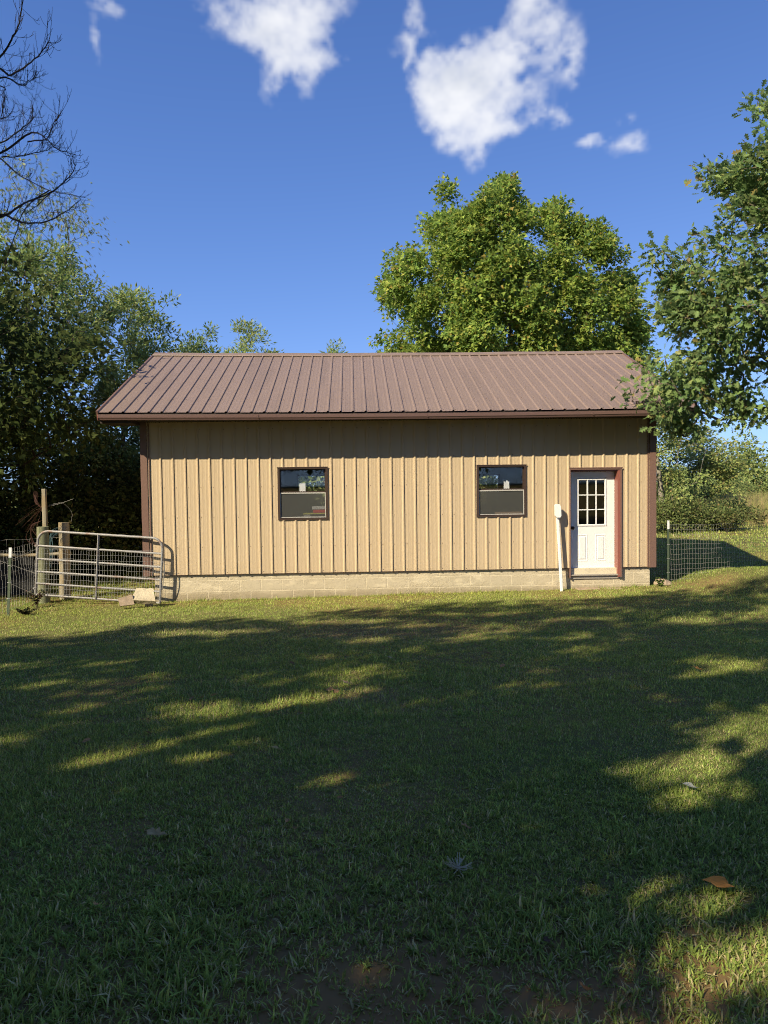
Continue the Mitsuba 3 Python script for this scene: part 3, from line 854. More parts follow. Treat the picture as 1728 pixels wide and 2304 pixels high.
for i, (a, b, lab) in enumerate(((4.28, 4.72, 'flat half buried stone under the left side of the door'), (4.86, 5.16, 'flat half buried stone under the right side of the door'))):
    k = thing('step_stone', lab, 'stone')
    put(k, lumpy(cbx(a, b, 13.40, 13.58, -.60, -.488 - .012 * i, .012), .012, 8, 12 + i), 'm_stone')


# ------------------------------------------------------------------ trees
def leafshape(kind):
    if kind == 'lance':
        o = [(0, 0), (.18, .42), (0, 1), (-.18, .42)]
        c = None
    elif kind == 'diamond':
        o = [(0, 0), (.36, .5), (0, 1), (-.36, .5)]
        c = None
    elif kind == 'maple':
        o = [(0, 0), (.42, .10), (.50, .48), (.22, .50), (.02, 1.0), (-.22, .50), (-.50, .48), (-.42, .10)]
        c = (0, .38)
    elif kind == 'trefoil':
        o = [(0, 0), (.48, .35), (.2, .5), (0, 1), (-.2, .5), (-.48, .35)]
        c = None
    elif kind == 'oak':
        h = [(0, 0), (.19, .18), (.09, .30), (.34, .45), (.12, .54), (.32, .74), (.11, .82)]
        o = h + [(0, 1)] + [(-x, y) for x, y in h[:0:-1]]
        c = (0, .5)
    else:
        o = [(0, 0), (.30, .25), (.32, .6), (0, 1), (-.32, .6), (-.30, .25)]
        c = None
    o = np.array(o, float)
    if c is None:
        n = len(o)
        v = np.column_stack([o, np.abs(o[:, 0]) * .35])
        f = np.array([(0, i, i + 1) for i in range(1, n - 1)])
    else:
        n = len(o)
        v = np.vstack([np.column_stack([o, np.abs(o[:, 0]) * .3]), [[*c, 0]]])
        f = np.array([(n, i, (i + 1) % n) for i in range(n)])
    return v, f


def leaves(pos, tip, nor, size, kind, cols, r):
    lv, lf = leafshape(kind)
    n = len(pos)
    tip = tip / (np.linalg.norm(tip, axis=1, keepdims=True) + 1e-9)
    side = np.cross(tip, nor)
    side /= np.linalg.norm(side, axis=1, keepdims=True) + 1e-9
    nn = np.cross(side, tip)
    s = size[:, None, None]
    v = pos[:, None] + s * (lv[None, :, 0, None] * side[:, None] + lv[None, :, 1, None] * tip[:, None] + lv[None, :, 2, None] * nn[:, None])
    f = lf[None] + (np.arange(n) * len(lv))[:, None, None]
    c = np.repeat(cols, len(lv), axis=0)
    return v.reshape(-1, 3), f.reshape(-1, 3), c


def palette(n, cols, r, weights=None, jit=.18):
    cols = np.array(cols, float)
    i = r.choice(len(cols), n, p=weights)
    return np.clip(cols[i] * (1 + (r.random((n, 1)) - .5) * 2 * jit) * (1 + (r.random((n, 3)) - .5) * .12), 0, 1)


def inflate(outline, k, n, r, shell=.5, ybias=0.):
    """points in the solid whose front view is the outline; 'shell' of them near its surface. returns x, dy, z, outward"""
    poly = Polygon(outline).buffer(0)
    shapely.prepare(poly)
    x0, z0, x1, z1 = poly.bounds
    bd = poly.exterior
    q = np.column_stack([r.uniform(x0, x1, n * 8), r.uniform(z0, z1, n * 8)])
    q = q[shapely.contains_xy(poly, q[:, 0], q[:, 1])]
    dist = shapely.distance(shapely.points(q), bd)
    R = dist.max()
    h = k * np.sqrt(np.clip(dist * (2 * R - dist), 0, None))
    # accept by depth, so density is even through the volume
    ok = r.random(len(q)) < (h / h.max()) ** .6 + .12
    q, h = q[ok][:n], h[ok][:n]
    t = np.where(r.random(len(q)) < shell, np.sign(r.random(len(q)) - .5) * (1 - .35 * r.random(len(q)) ** 2), r.uniform(-1, 1, len(q)))
    return np.column_stack([q[:, 0], t * h, q[:, 1]])


def skeleton(base, top, targets, r0, r, bend=.12, nt=9):
    """trunk from base to top, then a branch to every target grown from the nearest node; returns (trunk mesh, branch mesh)"""
    base, top = np.array(base, float), np.array(top, float)
    ts = np.linspace(0, 1, nt)
    trunk = base + (top - base) * ts[:, None] + np.column_stack([np.sin(ts * 5 + r.random() * 6) * bend * ts, np.cos(ts * 4 + r.random() * 6) * bend * ts, 0 * ts])
    nodes = [*trunk]
    par = [max(i - 1, 0) for i in range(nt)]
    d = np.array([np.min(np.linalg.norm(trunk - t, axis=1)) for t in targets])
    for t in targets[np.argsort(d)]:
        a = np.array(nodes)
        dd = np.linalg.norm(a - t, axis=1) + .9 * np.clip(a[:, 2] - t[2] + .25, 0, 9)
        dd[:2] += 3
        j = int(np.argmin(dd))
        L = np.linalg.norm(t - a[j])
        if L > .5:
            m = (a[j] + t) / 2 + (r.random(3) - .5) * .2 * L + np.array([0, 0, -.06 * L])
            nodes.append(m)
            par.append(j)
            j = len(nodes) - 1
        nodes.append(t)
        par.append(j)
    n = len(nodes)
    cnt = np.ones(n)
    for i in range(n - 1, nt - 1, -1):
        cnt[par[i]] += cnt[i]
    a = np.array(nodes)
    rad = np.clip(r0 * .62 * np.sqrt(cnt / len(targets)) * .9, .007, r0 * .6)
    ms = [tube([a[par[i]], a[i]], [min(rad[par[i]], rad[i] * 1.5) if par[i] >= nt else rad[i] * 1.25, rad[i]], 5 if rad[i] > .03 else 3, False) for i in range(nt, n)]
    tr = r0 * (1.15 - .95 * ts)
    tr[0] *= 1.35
    tv, tf = tube(np.vstack([base - (0, 0, .4), trunk]), np.concatenate([[tr[0] * 1.1], tr]), 10)
    return (tv, tf), cat(ms)


def tree(name, label, cat_, base, outline, Y, depth, nclus, nleaf, size, kind, cols, weights=None, seed=1, sigma=.32, r0=.16, top=None, bark_='m_bark', group=None, leafmat='m_leaf',
         lobes=0, lobe_r=.8, shell=.55, droop=.25, upn=.6, cull=None, leafcull=None, trunk=True, inset=0., extra=None):
    r = rng(seed)
    if inset:
        q = Polygon(outline).buffer(0).buffer(-inset)
        q = max(getattr(q, 'geoms', [q]), key=lambda g: g.area)
        outline = list(q.exterior.coords)
    if lobes:
        L = inflate(outline, depth, lobes, r, shell)
        i = r.integers(0, len(L), nclus)
        u = r.normal(0, 1, (nclus, 3)) + np.array([0, 0, .35])
        u /= np.linalg.norm(u, axis=1, keepdims=True)
        C = L[i] + u * lobe_r * r.uniform(.55, 1.0, (nclus, 1)) * r.uniform(.6, 1.25, len(L))[i][:, None]
        ok = shapely.contains_xy(Polygon(outline).buffer(.08 + .18 * lobe_r), C[:, 0], C[:, 2])
        C = C[ok]
    else:
        C = inflate(outline, depth, nclus, r, shell)
    C = C + np.array([0, Y, 0])
    if extra is not None:
        C = np.vstack([C, extra])
    if cull is not None:
        C = C[cull(C, r)]
    k = thing(name, label, cat_, group)
    cx = np.mean(C, axis=0)
    base = np.array([base[0], base[1], gz(base[0], base[1]) if len(base) < 3 else base[2]])
    if trunk:
        zmax = C[:, 2].max()
        tp = np.array(top if top is not None else (base[0] * .4 + cx[0] * .6, base[1] * .4 + cx[1] * .6, base[2] + (zmax - base[2]) * .72))
        tm, bm = skeleton(base, tp, C, r0, r)
        put(k + '__trunk', tm, bark_, smooth=60)
        put(k + '__branch', bm, bark_, kind='stuff')
    n = nleaf
    i = r.integers(0, len(C), n)
    off = r.normal(0, 1, (n, 3)) * np.array([1, 1, .75]) * sigma
    P = C[i] + off
    if leafcull is not None:
        ok = leafcull(P, r)
        P, off, i = P[ok], off[ok], i[ok]
        n = len(P)
    out = (P - cx)
    out /= np.linalg.norm(out, axis=1, keepdims=True) + 1e-9
    oc = off / (np.linalg.norm(off, axis=1, keepdims=True) + 1e-9)
    tip = oc * .8 + out * .5 + r.normal(0, .45, (n, 3)) + np.array([0, 0, -droop])
    nor = np.array([0, 0, upn]) + out * .45 + r.normal(0, .5, (n, 3))
    sz = size * r.uniform(.65, 1.2, n)
    # one tint per cluster, so that clumps differ
    tint = r.uniform(.8, 1.2, (len(C), 1))[i]
    col = palette(n, cols, r, weights) * tint
    v, f, c = leaves(P, tip, nor, sz, kind, np.clip(col, 0, 1), r)
    put(k + '__crown', (v, f), leafmat, smooth=False, color=c, kind='stuff')
    return k


MAPLE = [(.235, .335, .078), (.31, .395, .085), (.16, .255, .07), (.41, .44, .11), (.42, .33, .09)]
MW = [.36, .3, .2, .11, .03]
o_maple = [(5.85, 14.62), (6.41, 14.5), (6.79, 14.17), (7.25, 13.62), (7.82, 13.77), (8.01, 13.35), (8.86, 13.22), (9.33, 12.52), (10.09, 12.89), (10.46, 12.16), (11.32, 11.79), (11.71, 11.23), (12.37, 11.42), (12.28, 10.67), (11.71, 9.93), (12.28, 8.99),
           (12.86, 7.96), (12.38, 6.93), (12.57, 5.99), (11.51, 3.92), (3.88, 3.99), (1.27, 6.06), (0.59, 7.64), (1.11, 8.0), (2.05, 8.19), (1.12, 8.83), (0.8, 9.57), (1.24, 10.49), (1.43, 11.13), (2.19, 11.86), (2.56, 11.96), (2.94, 12.51), (3.69, 13.06),
           (3.51, 13.88), (3.98, 14.25), (4.35, 14.06), (4.82, 14.49), (5.19, 14.16)]
tree('maple_tree', 'large full bright green maple tree rising behind the right half of the shed roof', 'tree', (6.7, 30.3), o_maple, 30.3, .9, 5200, 118000, .185, 'trefoil', MAPLE, MW, 101, .15, .28, lobes=380, lobe_r=.62, shell=.72, inset=.36,
     droop=.35, upn=.75)

o_oak = [(7.3, 8.3), (6.6, 8.05), (6.5, 7.6), (6.62, 7.22), (6.85, 7.0), (6.75, 6.80), (6.55, 6.85), (6.2, 7.05), (6.0, 6.85), (6.05, 6.55), (6.4, 6.3), (6.55, 6.1), (6.35, 5.95), (6.05, 5.7), (5.9, 5.4),
         (5.6, 5.25), (5.2, 5.28), (5.0, 5.05), (5.2, 4.62), (5.38, 4.4), (5.25, 3.97), (5.35, 3.68), (4.85, 3.42), (4.70, 3.22), (4.98, 3.0), (5.15, 2.85), (5.08, 2.5), (5.3, 2.35), (5.83, 2.5), (6.05, 2.75),
         (6.2, 2.42), (6.57, 2.5), (6.86, 2.42), (7.4, 2.5), (9.3, 2.85), (10.6, 5.0), (10.2, 7.2), (8.46, 8.4)]
OAK = [(.18, .27, .10), (.235, .325, .12), (.135, .21, .09), (.31, .36, .135), (.31, .26, .10)]
_r = rng(9)
BOUGH = np.column_stack([_r.uniform(5.3, 6.4, 42), 11.5 + _r.normal(0, .22, 42), np.zeros(42)])
BOUGH[:, 2] = 3.12 - .12 * (BOUGH[:, 0] - 5.0) + _r.normal(0, .20, 42)
tree('oak_tree', 'nearby oak tree with lobed leaves reaching in from the right edge of the photo', 'tree', (9.6, 11.7), o_oak, 11.5, .55, 1400, 25500, .135, 'oak', OAK, [.38, .28, .22, .09, .03], 102, .11, .2, lobes=120, lobe_r=.42,
     shell=.4, top=(8.6, 11.5, 6.8), droop=.15, upn=.45, extra=BOUGH)

DG = [(.25, .345, .125), (.19, .275, .10), (.35, .42, .16), (.46, .50, .20)]
tree('ash_tree', 'tall ash tree with long narrow leaves at the left edge, tallest of the left trees', 'tree', (-8.2, 18.2), [(-9.83, 7.45), (-9.18, 8.09), (-7.9, 8.1), (-6.94, 7.88), (-6.47, 7.45), (-6.01, 6.59), (-5.87, 5.94), (-5.84, 4.85),
     (-6.1, 3.2), (-6.3, 1.4), (-7.7, 0.3), (-10.93, 0.5), (-11.6, 4.87), (-10.8, 7.0)], 18.2, .6, 1300, 25000, .155, 'lance', DG, [.4, .3, .2, .1], 103, .13, .16, lobes=170, lobe_r=.46, inset=.1)
tree('ash_tree', 'slender pale topped tree right of the tallest left tree', 'tree', (-6.3, 20.2), [(-6.95, 7.7), (-7.16, 7.15), (-7.33, 5.2), (-7.3, 1.2), (-5.9, 1.2), (-5.6, 4.0), (-5.4, 5.21), (-5.55, 6.42), (-5.95, 7.39), (-6.1, 7.93), (-6.41, 7.39)],
     20.2, .8, 380, 9500, .155, 'lance', DG, [.3, .25, .3, .15], 104, .12, .10, lobes=50, lobe_r=.30, inset=.12)
tree('ash_tree', 'airy green tree just left of the shed roof, with two thin pale tops', 'tree', (-5.6, 22.2), [(-6.55, 7.55), (-6.38, 7.9), (-6.21, 8.37), (-6.0, 7.9), (-5.68, 7.97), (-5.22, 7.77), (-4.99, 6.64), (-4.73, 6.1), (-4.8, 4.5), (-5.2, 1.0), (-7.0, .8),
     (-7.18, 4.24), (-6.85, 6.38)], 22.2, .7, 420, 10000, .155, 'lance', DG, [.25, .2, .35, .2], 105, .12, .11, lobes=60, lobe_r=.30, inset=.10)
tree('ash_tree', 'dark green twin topped tree over the left end of the shed roof', 'tree', (-5.3, 25.2), [(-5.55, 7.3), (-5.43, 7.79), (-5.22, 7.03), (-4.83, 7.45), (-4.65, 6.42), (-4.45, 5.34), (-4.4, 3.0), (-6.0, 2.6), (-6.5, 5.05), (-5.99, 6.57)], 25.2, .8, 340, 7800,
     .16, 'lance', DG, [.45, .35, .15, .05], 106, .12, .10, lobes=45, lobe_r=.28, inset=.08)
tree('sapling_tree', 'small pointed green tree top over the shed roof left of centre', 'tree', (-4.2, 28.2), [(-4.30, 8.1), (-4.24, 8.45), (-4.1, 7.9), (-3.96, 7.68), (-3.45, 7.59), (-2.98, 6.82), (-3.1, 5.5), (-3.6, 4.2), (-5.2, 4.2), (-5.4, 5.8), (-5.21, 6.74), (-4.66, 7.34)], 28.2, .8,
     260, 6500, .17, 'lance', DG, [.2, .2, .35, .25], 107, .14, .09, lobes=30, lobe_r=.4)
tree('sapling_tree', 'tiny leafy tree tip peeking over the middle of the roof ridge', 'tree', (-.8, 30.2), [(-.8, 8.15), (-.7, 8.15), (-.36, 7.64), (-.15, 6.99), (-.2, 5.5), (-.6, 4.4), (-1.1, 4.4), (-1.52, 5.6), (-1.47, 7.0), (-1.03, 7.64)], 30.2, .8, 130, 3000, .18, 'lance', DG, [.2, .3, .3, .2], 108,
     .14, .08, lobes=24, lobe_r=.35)
WIL = [(.30, .33, .15), (.24, .27, .12), (.36, .37, .17)]
tree('willow_tree', 'thin wispy pale leaved tree behind the bare branches at upper left', 'tree', (-9.3, 21), [(-9.89, 10.83), (-8.73, 10.25), (-7.92, 9.78), (-7.5, 9.07), (-7.55, 8.11), (-7.8, 6.9), (-8.4, 5), (-10.5, 5), (-11.4, 7.5), (-11, 10)], 21, .7, 150, 5000, .15, 'lance', WIL, None, 109, .34,
     .10, lobes=40, lobe_r=.7, droop=1.2)
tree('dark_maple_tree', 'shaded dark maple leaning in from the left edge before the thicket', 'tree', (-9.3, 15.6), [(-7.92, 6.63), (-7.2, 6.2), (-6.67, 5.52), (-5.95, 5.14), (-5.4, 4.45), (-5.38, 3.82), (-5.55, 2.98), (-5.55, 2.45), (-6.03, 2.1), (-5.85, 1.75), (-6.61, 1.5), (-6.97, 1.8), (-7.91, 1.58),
     (-10.5, 1.9), (-11.2, 4.5), (-9.5, 6.6)], 15.5, .6, 420, 8500, .15, 'maple', [(.085, .115, .04), (.105, .135, .045), (.065, .095, .035)], None, 110, .30, .17, lobes=60, lobe_r=.6, bark_='m_barkdark')  # leaf colours lowered; shade from the trees at left is painted in
# thicket at the left, shrub by shrub
r = rng(300)
SH = [(-9.6, 17.3, 1.9, 2.6, 'broad dark shrub at the far left edge under the maple'), (-7.6, 17.6, 1.4, 2.4, 'dark leafy shrub behind the thin wooden stake'), (-6.2, 18.3, 1.3, 2.9, 'dark shrub behind the pale wooden post'),
      (-5.0, 19.4, 1.1, 3.0, 'dark shrub close to the left rear side of the shed'), (-6.9, 20.8, 1.6, 4.0, 'tall dark shrub deep in the left thicket'), (-5.0, 23.5, 1.5, 4.6, 'tall dark bush behind the left rear corner of the shed'),
      (-9.3, 21.5, 2.2, 4.4, 'wide tall bush deepest at the far left of the thicket'), (-11.8, 19, 2.2, 3.8, 'bush left of the thicket at the edge of the photo')]
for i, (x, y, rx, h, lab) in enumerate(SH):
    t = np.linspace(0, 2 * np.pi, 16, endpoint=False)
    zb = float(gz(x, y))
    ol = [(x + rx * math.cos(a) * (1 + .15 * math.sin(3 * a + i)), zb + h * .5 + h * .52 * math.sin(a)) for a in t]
    tree('thicket_shrub', lab, 'shrub', (x, y), ol, y, .9, 120, 5200, .13, 'oval', [(.09, .115, .04), (.075, .10, .04), (.15, .14, .055)], [.5, .35, .15], 310 + i, .34, .05, lobes=26, lobe_r=.6, group=None, bark_='m_barkdark')  # shrub leaves darkened in colour to deepen the shade of the thicket

RG = [(.26, .33, .12), (.33, .39, .135), (.20, .26, .10), (.44, .45, .16), (.44, .34, .14)]
RG_SHADE = [tuple(.7 * c for c in q) for q in RG]  # shaded copy of the palette: shade at the hedge foot as leaf colour
tree('hedgerow_tree', 'leafy tree with pale forked stems right behind the right end of the shed', 'tree', (11.7, 26.4), [(10.3, 4.95), (11.65, 4.9), (12.66, 4.57), (13.17, 3.57), (13.34, 2.25), (13.01, 0.93), (12.6, 0.3), (10.6, 0.3), (9.8, 2.95)], 26.4, .8, 300, 10500, .105, 'oval', RG, [.35, .3, .2, .1, .05], 120,
     .15, .13, lobes=46, lobe_r=.5, bark_='m_barkpale', shell=.5)
tree('hedgerow_tree', 'yellowish green rounded tree right of the forked one, beyond the fence', 'tree', (16.9, 33.4), [(16.07, 4.12), (17.36, 3.69), (18.23, 2.42), (18.34, 1.16), (17.81, 0.1), (16.09, -0.2), (15.0, 0), (14.6, 1.2), (14.9, 3.29)], 33.4, .8, 320, 12000, .125, 'oval', RG, [.25, .35, .15, .2, .05], 121,
     .17, .12, lobes=40, lobe_r=.6)
tree('hedgerow_tree', 'distant round hazy green tree at the right edge beyond the meadow', 'tree', (27.3, 46.5), [(24.8, 3.65), (26.3, 4.22), (27.45, 3.3), (29.63, 2.9), (31.5, 0.93), (30.66, -0.2), (24.83, -0.2), (24.0, 1.61)], 46.5, .8, 220, 11000, .24, 'oval', RG, [.3, .4, .2, .08, .02], 122, .4, .16, lobes=50, lobe_r=.9)
RS = [(11.3, 25.0, 1.4, 1.15, 'dark low bush right behind the shed corner, beyond the wire fence'), (13.2, 25.6, .9, .7, 'low dark bush second from the shed corner, beyond the wire fence'), (15.3, 28.5, .9, .75, 'low bush with darkened leaf colours beside the meadow'),
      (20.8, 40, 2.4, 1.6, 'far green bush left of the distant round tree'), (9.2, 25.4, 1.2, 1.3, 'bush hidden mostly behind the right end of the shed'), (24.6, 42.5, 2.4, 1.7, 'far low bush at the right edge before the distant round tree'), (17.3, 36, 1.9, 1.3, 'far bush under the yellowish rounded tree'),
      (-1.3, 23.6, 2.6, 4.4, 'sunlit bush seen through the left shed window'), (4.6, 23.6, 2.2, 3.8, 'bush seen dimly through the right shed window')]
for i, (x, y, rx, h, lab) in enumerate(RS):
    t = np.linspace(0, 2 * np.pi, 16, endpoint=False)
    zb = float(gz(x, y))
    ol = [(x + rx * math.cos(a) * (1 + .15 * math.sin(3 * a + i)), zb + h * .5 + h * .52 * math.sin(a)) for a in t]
    tree('hedgerow_bush', lab, 'bush', (x, y), ol, y, .8, 160, 4600 if i < 7 else 9000, (.085 if i < 7 else .19) * (1 + .02 * (y - 24)), 'oval', RG if i > 4 else RG_SHADE, [.4, .25, .25, .07, .03], 340 + i, .17, .04, lobes=30, lobe_r=.42)

# bare dead tree at the upper left: traced limbs with upturned twigs
limbs = [[(-4.18, 6.16, 3.01), (-3.64, 6.05, 4.04), (-3.19, 6.08, 4.71), (-2.82, 6.11, 5.16), (-2.68, 6.05, 5.32), (-2.62, 6.05, 5.53), (-2.59, 6.05, 5.75)],
         [(-3.64, 6.05, 4.04), (-3.12, 6.0, 4.68), (-2.83, 5.94, 4.92), (-2.76, 6.05, 4.94), (-2.62, 6.05, 5.01), (-2.47, 6.05, 5.15), (-2.43, 6.05, 5.24)],
         [(-3.21, 6.22, 4.76), (-2.91, 6.22, 5.0), (-2.73, 6.22, 4.94), (-2.66, 6.22, 4.97), (-2.6, 6.22, 5.01)],
         [(-4.07, 6.05, 3.34), (-3.58, 5.94, 3.92), (-3.16, 5.88, 4.1), (-2.8, 5.94, 4.28), (-2.59, 5.94, 4.42), (-2.48, 5.94, 4.42), (-2.34, 5.94, 4.31), (-2.19, 5.94, 4.27)],
         [(-2.61, 6.0, 4.37), (-2.47, 6.0, 4.4), (-2.41, 6.0, 4.51), (-2.35, 6.0, 4.62)],
         [(-3.76, 6.27, 4.0), (-3.32, 6.27, 4.5), (-2.96, 6.27, 4.38), (-2.78, 6.27, 4.22), (-2.52, 6.22, 4.09), (-2.25, 6.27, 4.06)],
         [(-4.12, 6.05, 3.12), (-3.62, 6.0, 3.51), (-3.2, 6.0, 3.73), (-2.84, 6.0, 3.77), (-2.66, 6.0, 3.87), (-2.45, 6.0, 3.98), (-2.3, 6.0, 4.12), (-2.26, 6.0, 4.23)],
         [(-4.07, 6.16, 3.23), (-3.28, 6.16, 3.77), (-2.92, 6.16, 3.83), (-2.74, 6.16, 3.77), (-2.56, 6.16, 3.77), (-2.41, 6.16, 3.84), (-2.25, 6.16, 3.97)],
         [(-3.52, 6.05, 4.11), (-3.21, 6.05, 4.28), (-2.85, 6.05, 4.4), (-2.7, 6.05, 4.5), (-2.63, 6.05, 4.58), (-2.62, 6.05, 4.7)],
         [(-3.47, 6.11, 4.66), (-3.23, 6.16, 5.04), (-2.89, 6.16, 4.89), (-2.86, 6.16, 4.83), (-2.88, 6.16, 4.66)],
         [(-2.98, 6.33, 4.4), (-2.79, 6.33, 4.4), (-2.65, 6.33, 4.43), (-2.57, 6.33, 4.47)],
         [(-2.51, 6.16, 4.05), (-2.7, 6.16, 3.9), (-2.85, 6.16, 3.57), (-2.98, 6.16, 3.28)],
         [(-3.41, 5.94, 4.33), (-3.14, 5.94, 4.62), (-2.86, 5.94, 4.5), (-2.76, 5.94, 4.53), (-2.71, 5.94, 4.55)],
         [(-2.5, 6.22, 4.07), (-2.61, 6.22, 3.96), (-2.73, 6.22, 3.88)]]
r = rng(51)
ms = []
big = []
for li, L_ in enumerate(limbs):
    c = curve(L_, 6)
    n = len(c)
    c = c + np.cumsum(r.normal(0, .0035, (n, 3)), 0)
    r0_ = .013 if len(L_) >= 7 else .008 if len(L_) >= 5 else .0055
    ms.append(tube(c, np.linspace(r0_, .0026, n), 5))
    for i in range(3, n - 1):
        for _ in range(2):
            if r.random() < .62:
                d0 = c[min(i + 1, n - 1)] - c[i - 1]
                d0 /= np.linalg.norm(d0)
                sd = np.array([r.normal(0, .5), r.normal(0, .9), r.normal(.15, .75)])
                d1 = d0 * .6 + sd * .8
                d1 /= np.linalg.norm(d1)
                l = r.uniform(.06, .24)
                q = curve([c[i], c[i] + d1 * l * .5, c[i] + d1 * l * .8 + (0, 0, .08 * l), c[i] + d1 * l + (0, 0, .24 * l)], 3)
                ms.append(tube(q, np.linspace(.0021, .0013, len(q)), 3, False))
                for m in (2, 4, 6):
                    if r.random() < .6 and m < len(q):
                        d2 = d1 + r.normal(0, .6, 3) + (0, 0, .5)
                        d2 /= np.linalg.norm(d2)
                        l2 = r.uniform(.025, .075)
                        ms.append(tube(curve([q[m], q[m] + d2 * l2 * .6, q[m] + d2 * l2 + (0, 0, .35 * l2)], 3),   .0016, 3, False))
k = thing('bare_tree', 'leafless dead tree with dark curling twigs at the upper left edge', 'tree')
put(k + '__trunk', tube(curve([(-4.75, 6.3, -.6), (-4.7, 6.3, .6), (-4.55, 6.2, 1.9), (-4.25, 6.15, 2.9), (-3.9, 6.1, 3.6), (-3.64, 6.05, 4.05)], 4), np.linspace(.13, .028, 21), 9), 'm_barkdark', smooth=50)
put(k + '__branch', cat(ms), 'm_barkdark', kind='stuff')


# ------------------------------------------------------------------ trees behind and left of the viewer, which shade the lawn
EDGE = np.array([(-30, 8.5), (-8, 9.2), (-4.85, 9.75), (-3.65, 9.95), (-3.1, 10.9), (-1.34, 11.0), (.8, 12.3), (2.6, 11.75), (5.67, 12.9), (8.2, 13.0), (12, 13.5), (40, 15)])
GAPS = [(2.95, 4.75, .85, .46), (1.95, 4.12, .55, .20), (1.5, 3.6, .45, .10), (3.75, 6.8, .5, .26), (3.1, 6.35, .2, .14), (4.2, 4.6, 1.1, .6), (1.05, 2.96, .12, .07), (1.18, 2.15, .22, .05), (1.62, 2.32, .1, .05), (1.46, 2.76, .16, .10), (-.75, 5.8, .7, .08), (-1.3, 5.55, .2, .08), (-.1, 5.95, .35, .05),
        (-.95, 4.6, .45, .07), (-1.35, 4.42, .3, .05), (-1.2, 3.97, .16, .05), (.1, 8.8, .55, .16), (1.69, 6.83, .4, .05), (-3.6, 7.85, .5, .14), (-2.65, 7.75, .5, .14), (-1.9, 9.75, 1.1, .20), (-2.35, 5.1, .2, .08), (-1.55, 4.5, .3, .06),
        (4.5, 9.3, .7, .18), (5.5, 9.7, .9, .22), (2.0, 10.6, .5, .12), (-.3, 10.3, .8, .16), (-4.6, 8.3, .4, .14), (6.5, 8.5, .8, .2), (3.4, 8.3, .3, .08), (-3.0, 6.6, .5, .08), (-2.0, 6.4, .3, .06), (.6, 9.7, .5, .08), (3.2, 9.9, .4, .08)]


def in_view(C):
    return (C[:, 1] > .2) & (C[:, 0] > -.60 * C[:, 1] - .8) & (C[:, 0] < .72 * C[:, 1] + .8)


def shade_cull(C, r):
    G = C - ((C[:, 2] + .45) / SUN[2])[:, None] * SUN
    return ~in_view(C) & (G[:, 1] < np.minimum(np.interp(G[:, 0], EDGE[:, 0], EDGE[:, 1]), 12.6) - .2)


def leaf_gaps(P, r):
    """the crowns end where the lawn is sunny, and have the holes that let the sun flecks through"""
    G = P - (P[:, 2:] + .3) / SUN[2] * SUN
    G = P - ((P[:, 2] - gz(G[:, 0], G[:, 1], False)) / SUN[2])[:, None] * SUN
    e = np.interp(G[:, 0], EDGE[:, 0], EDGE[:, 1])
    keep = G[:, 1] < np.minimum(e - .15 + r.normal(0, .14, len(P)) + 1.1 * (meshkit.fbm(G * .9, 2, 6) - .5), 12.75)
    wob = meshkit.fbm(G * 1.6, 3, 8) - .5
    for x, y, a, b in GAPS:
        keep &= ((G[:, 0] - x) / (a + .12)) ** 2 + ((G[:, 1] - y) / (b + .12)) ** 2 + (wob * 2.4 + r.normal(0, .33, len(P))) * min(1, (a + b) / .6) > 1
    # thinner foliage that lets a little sun through everywhere
    keep &= r.random(len(P)) > .92 * sm(.44, .64, meshkit.fbm(G * (1.3, 2.4, 1.0), 4, 12))
    return keep & ~in_view(P)


SHT = [(-17.5, -2.5, 16, 5.5, 'tall shade tree well to the left of the viewer'), (-12.5, -1.8, 16, 5.5, 'tall shade tree left of the viewer'), (-8.0, -1.6, 17, 5.2, 'tall shade tree beside the viewer on the left'), (-4.6, -5.4, 15, 5.2, 'shade tree behind the viewer on the left'),
       (-13, -8.5, 18, 6, 'tall shade tree behind and left of the viewer'), (-.6, -5.6, 13, 4.6, 'shade tree straight behind the viewer'), (4.4, -5.6, 12, 4.5, 'shade tree behind the viewer on the right'), (-7.5, -9.5, 19, 6, 'tallest shade tree far behind the viewer'), (-3.7, -2.9, 9.5, 3.3, 'smaller shade tree close behind the viewer on the left')]
for i, (x, y, h, rad, lab) in enumerate(SHT):
    t = np.linspace(0, 2 * np.pi, 18, endpoint=False)
    z0_ = 2.2
    ol = [(x + rad * math.cos(a) * (1 + .1 * math.sin(4 * a + i)), z0_ + (h - z0_) * (.5 + .5 * math.sin(a))) for a in t]
    tree('shade_tree', lab, 'tree', (x, y), ol, y, .95, 620, 15500, .285, 'diamond', MAPLE, MW, 400 + i, .36, .22, lobes=0, shell=.35, cull=shade_cull, leafcull=leaf_gaps, top=(x, y, h * .75))
LST = [(-16.6, 12.6, 12.5, 4.2, 'tree standing left of the gate outside the photo'), (-19.5, 15, 13, 5, 'tree far left of the gate outside the photo'), (-14, 16.5, 11.5, 3.6, 'tree left of the dark maple outside the photo'), (-23, 10, 13, 5, 'tree farthest left of the gate outside the photo'), (-13.6, 15.4, 9.5, 2.8, 'slim tree nearest the gate outside the photo'), (-17, 19.5, 12, 4, 'tree left of the thicket outside the photo'), (-17.8, 9.3, 10.5, 3.4, 'tall tree between the far left trees outside the photo')]
for i, (x, y, h, rad, lab) in enumerate(LST):
    t = np.linspace(0, 2 * np.pi, 18, endpoint=False)
    ol = [(x + rad * math.cos(a) * (1 + .1 * math.sin(4 * a + i)), .6 + (h - .6) * (.5 + .5 * math.sin(a))) for a in t]
    tree('woodland_tree', lab, 'tree', (x, y), ol, y, .9, 360, 11000, .28, 'diamond', DG, [.4, .3, .2, .1], 420 + i, .5, .2, shell=.4)

# ------------------------------------------------------------------ grass
r = rng(60)
pos, hgt, wid, segs = [], [], [], []


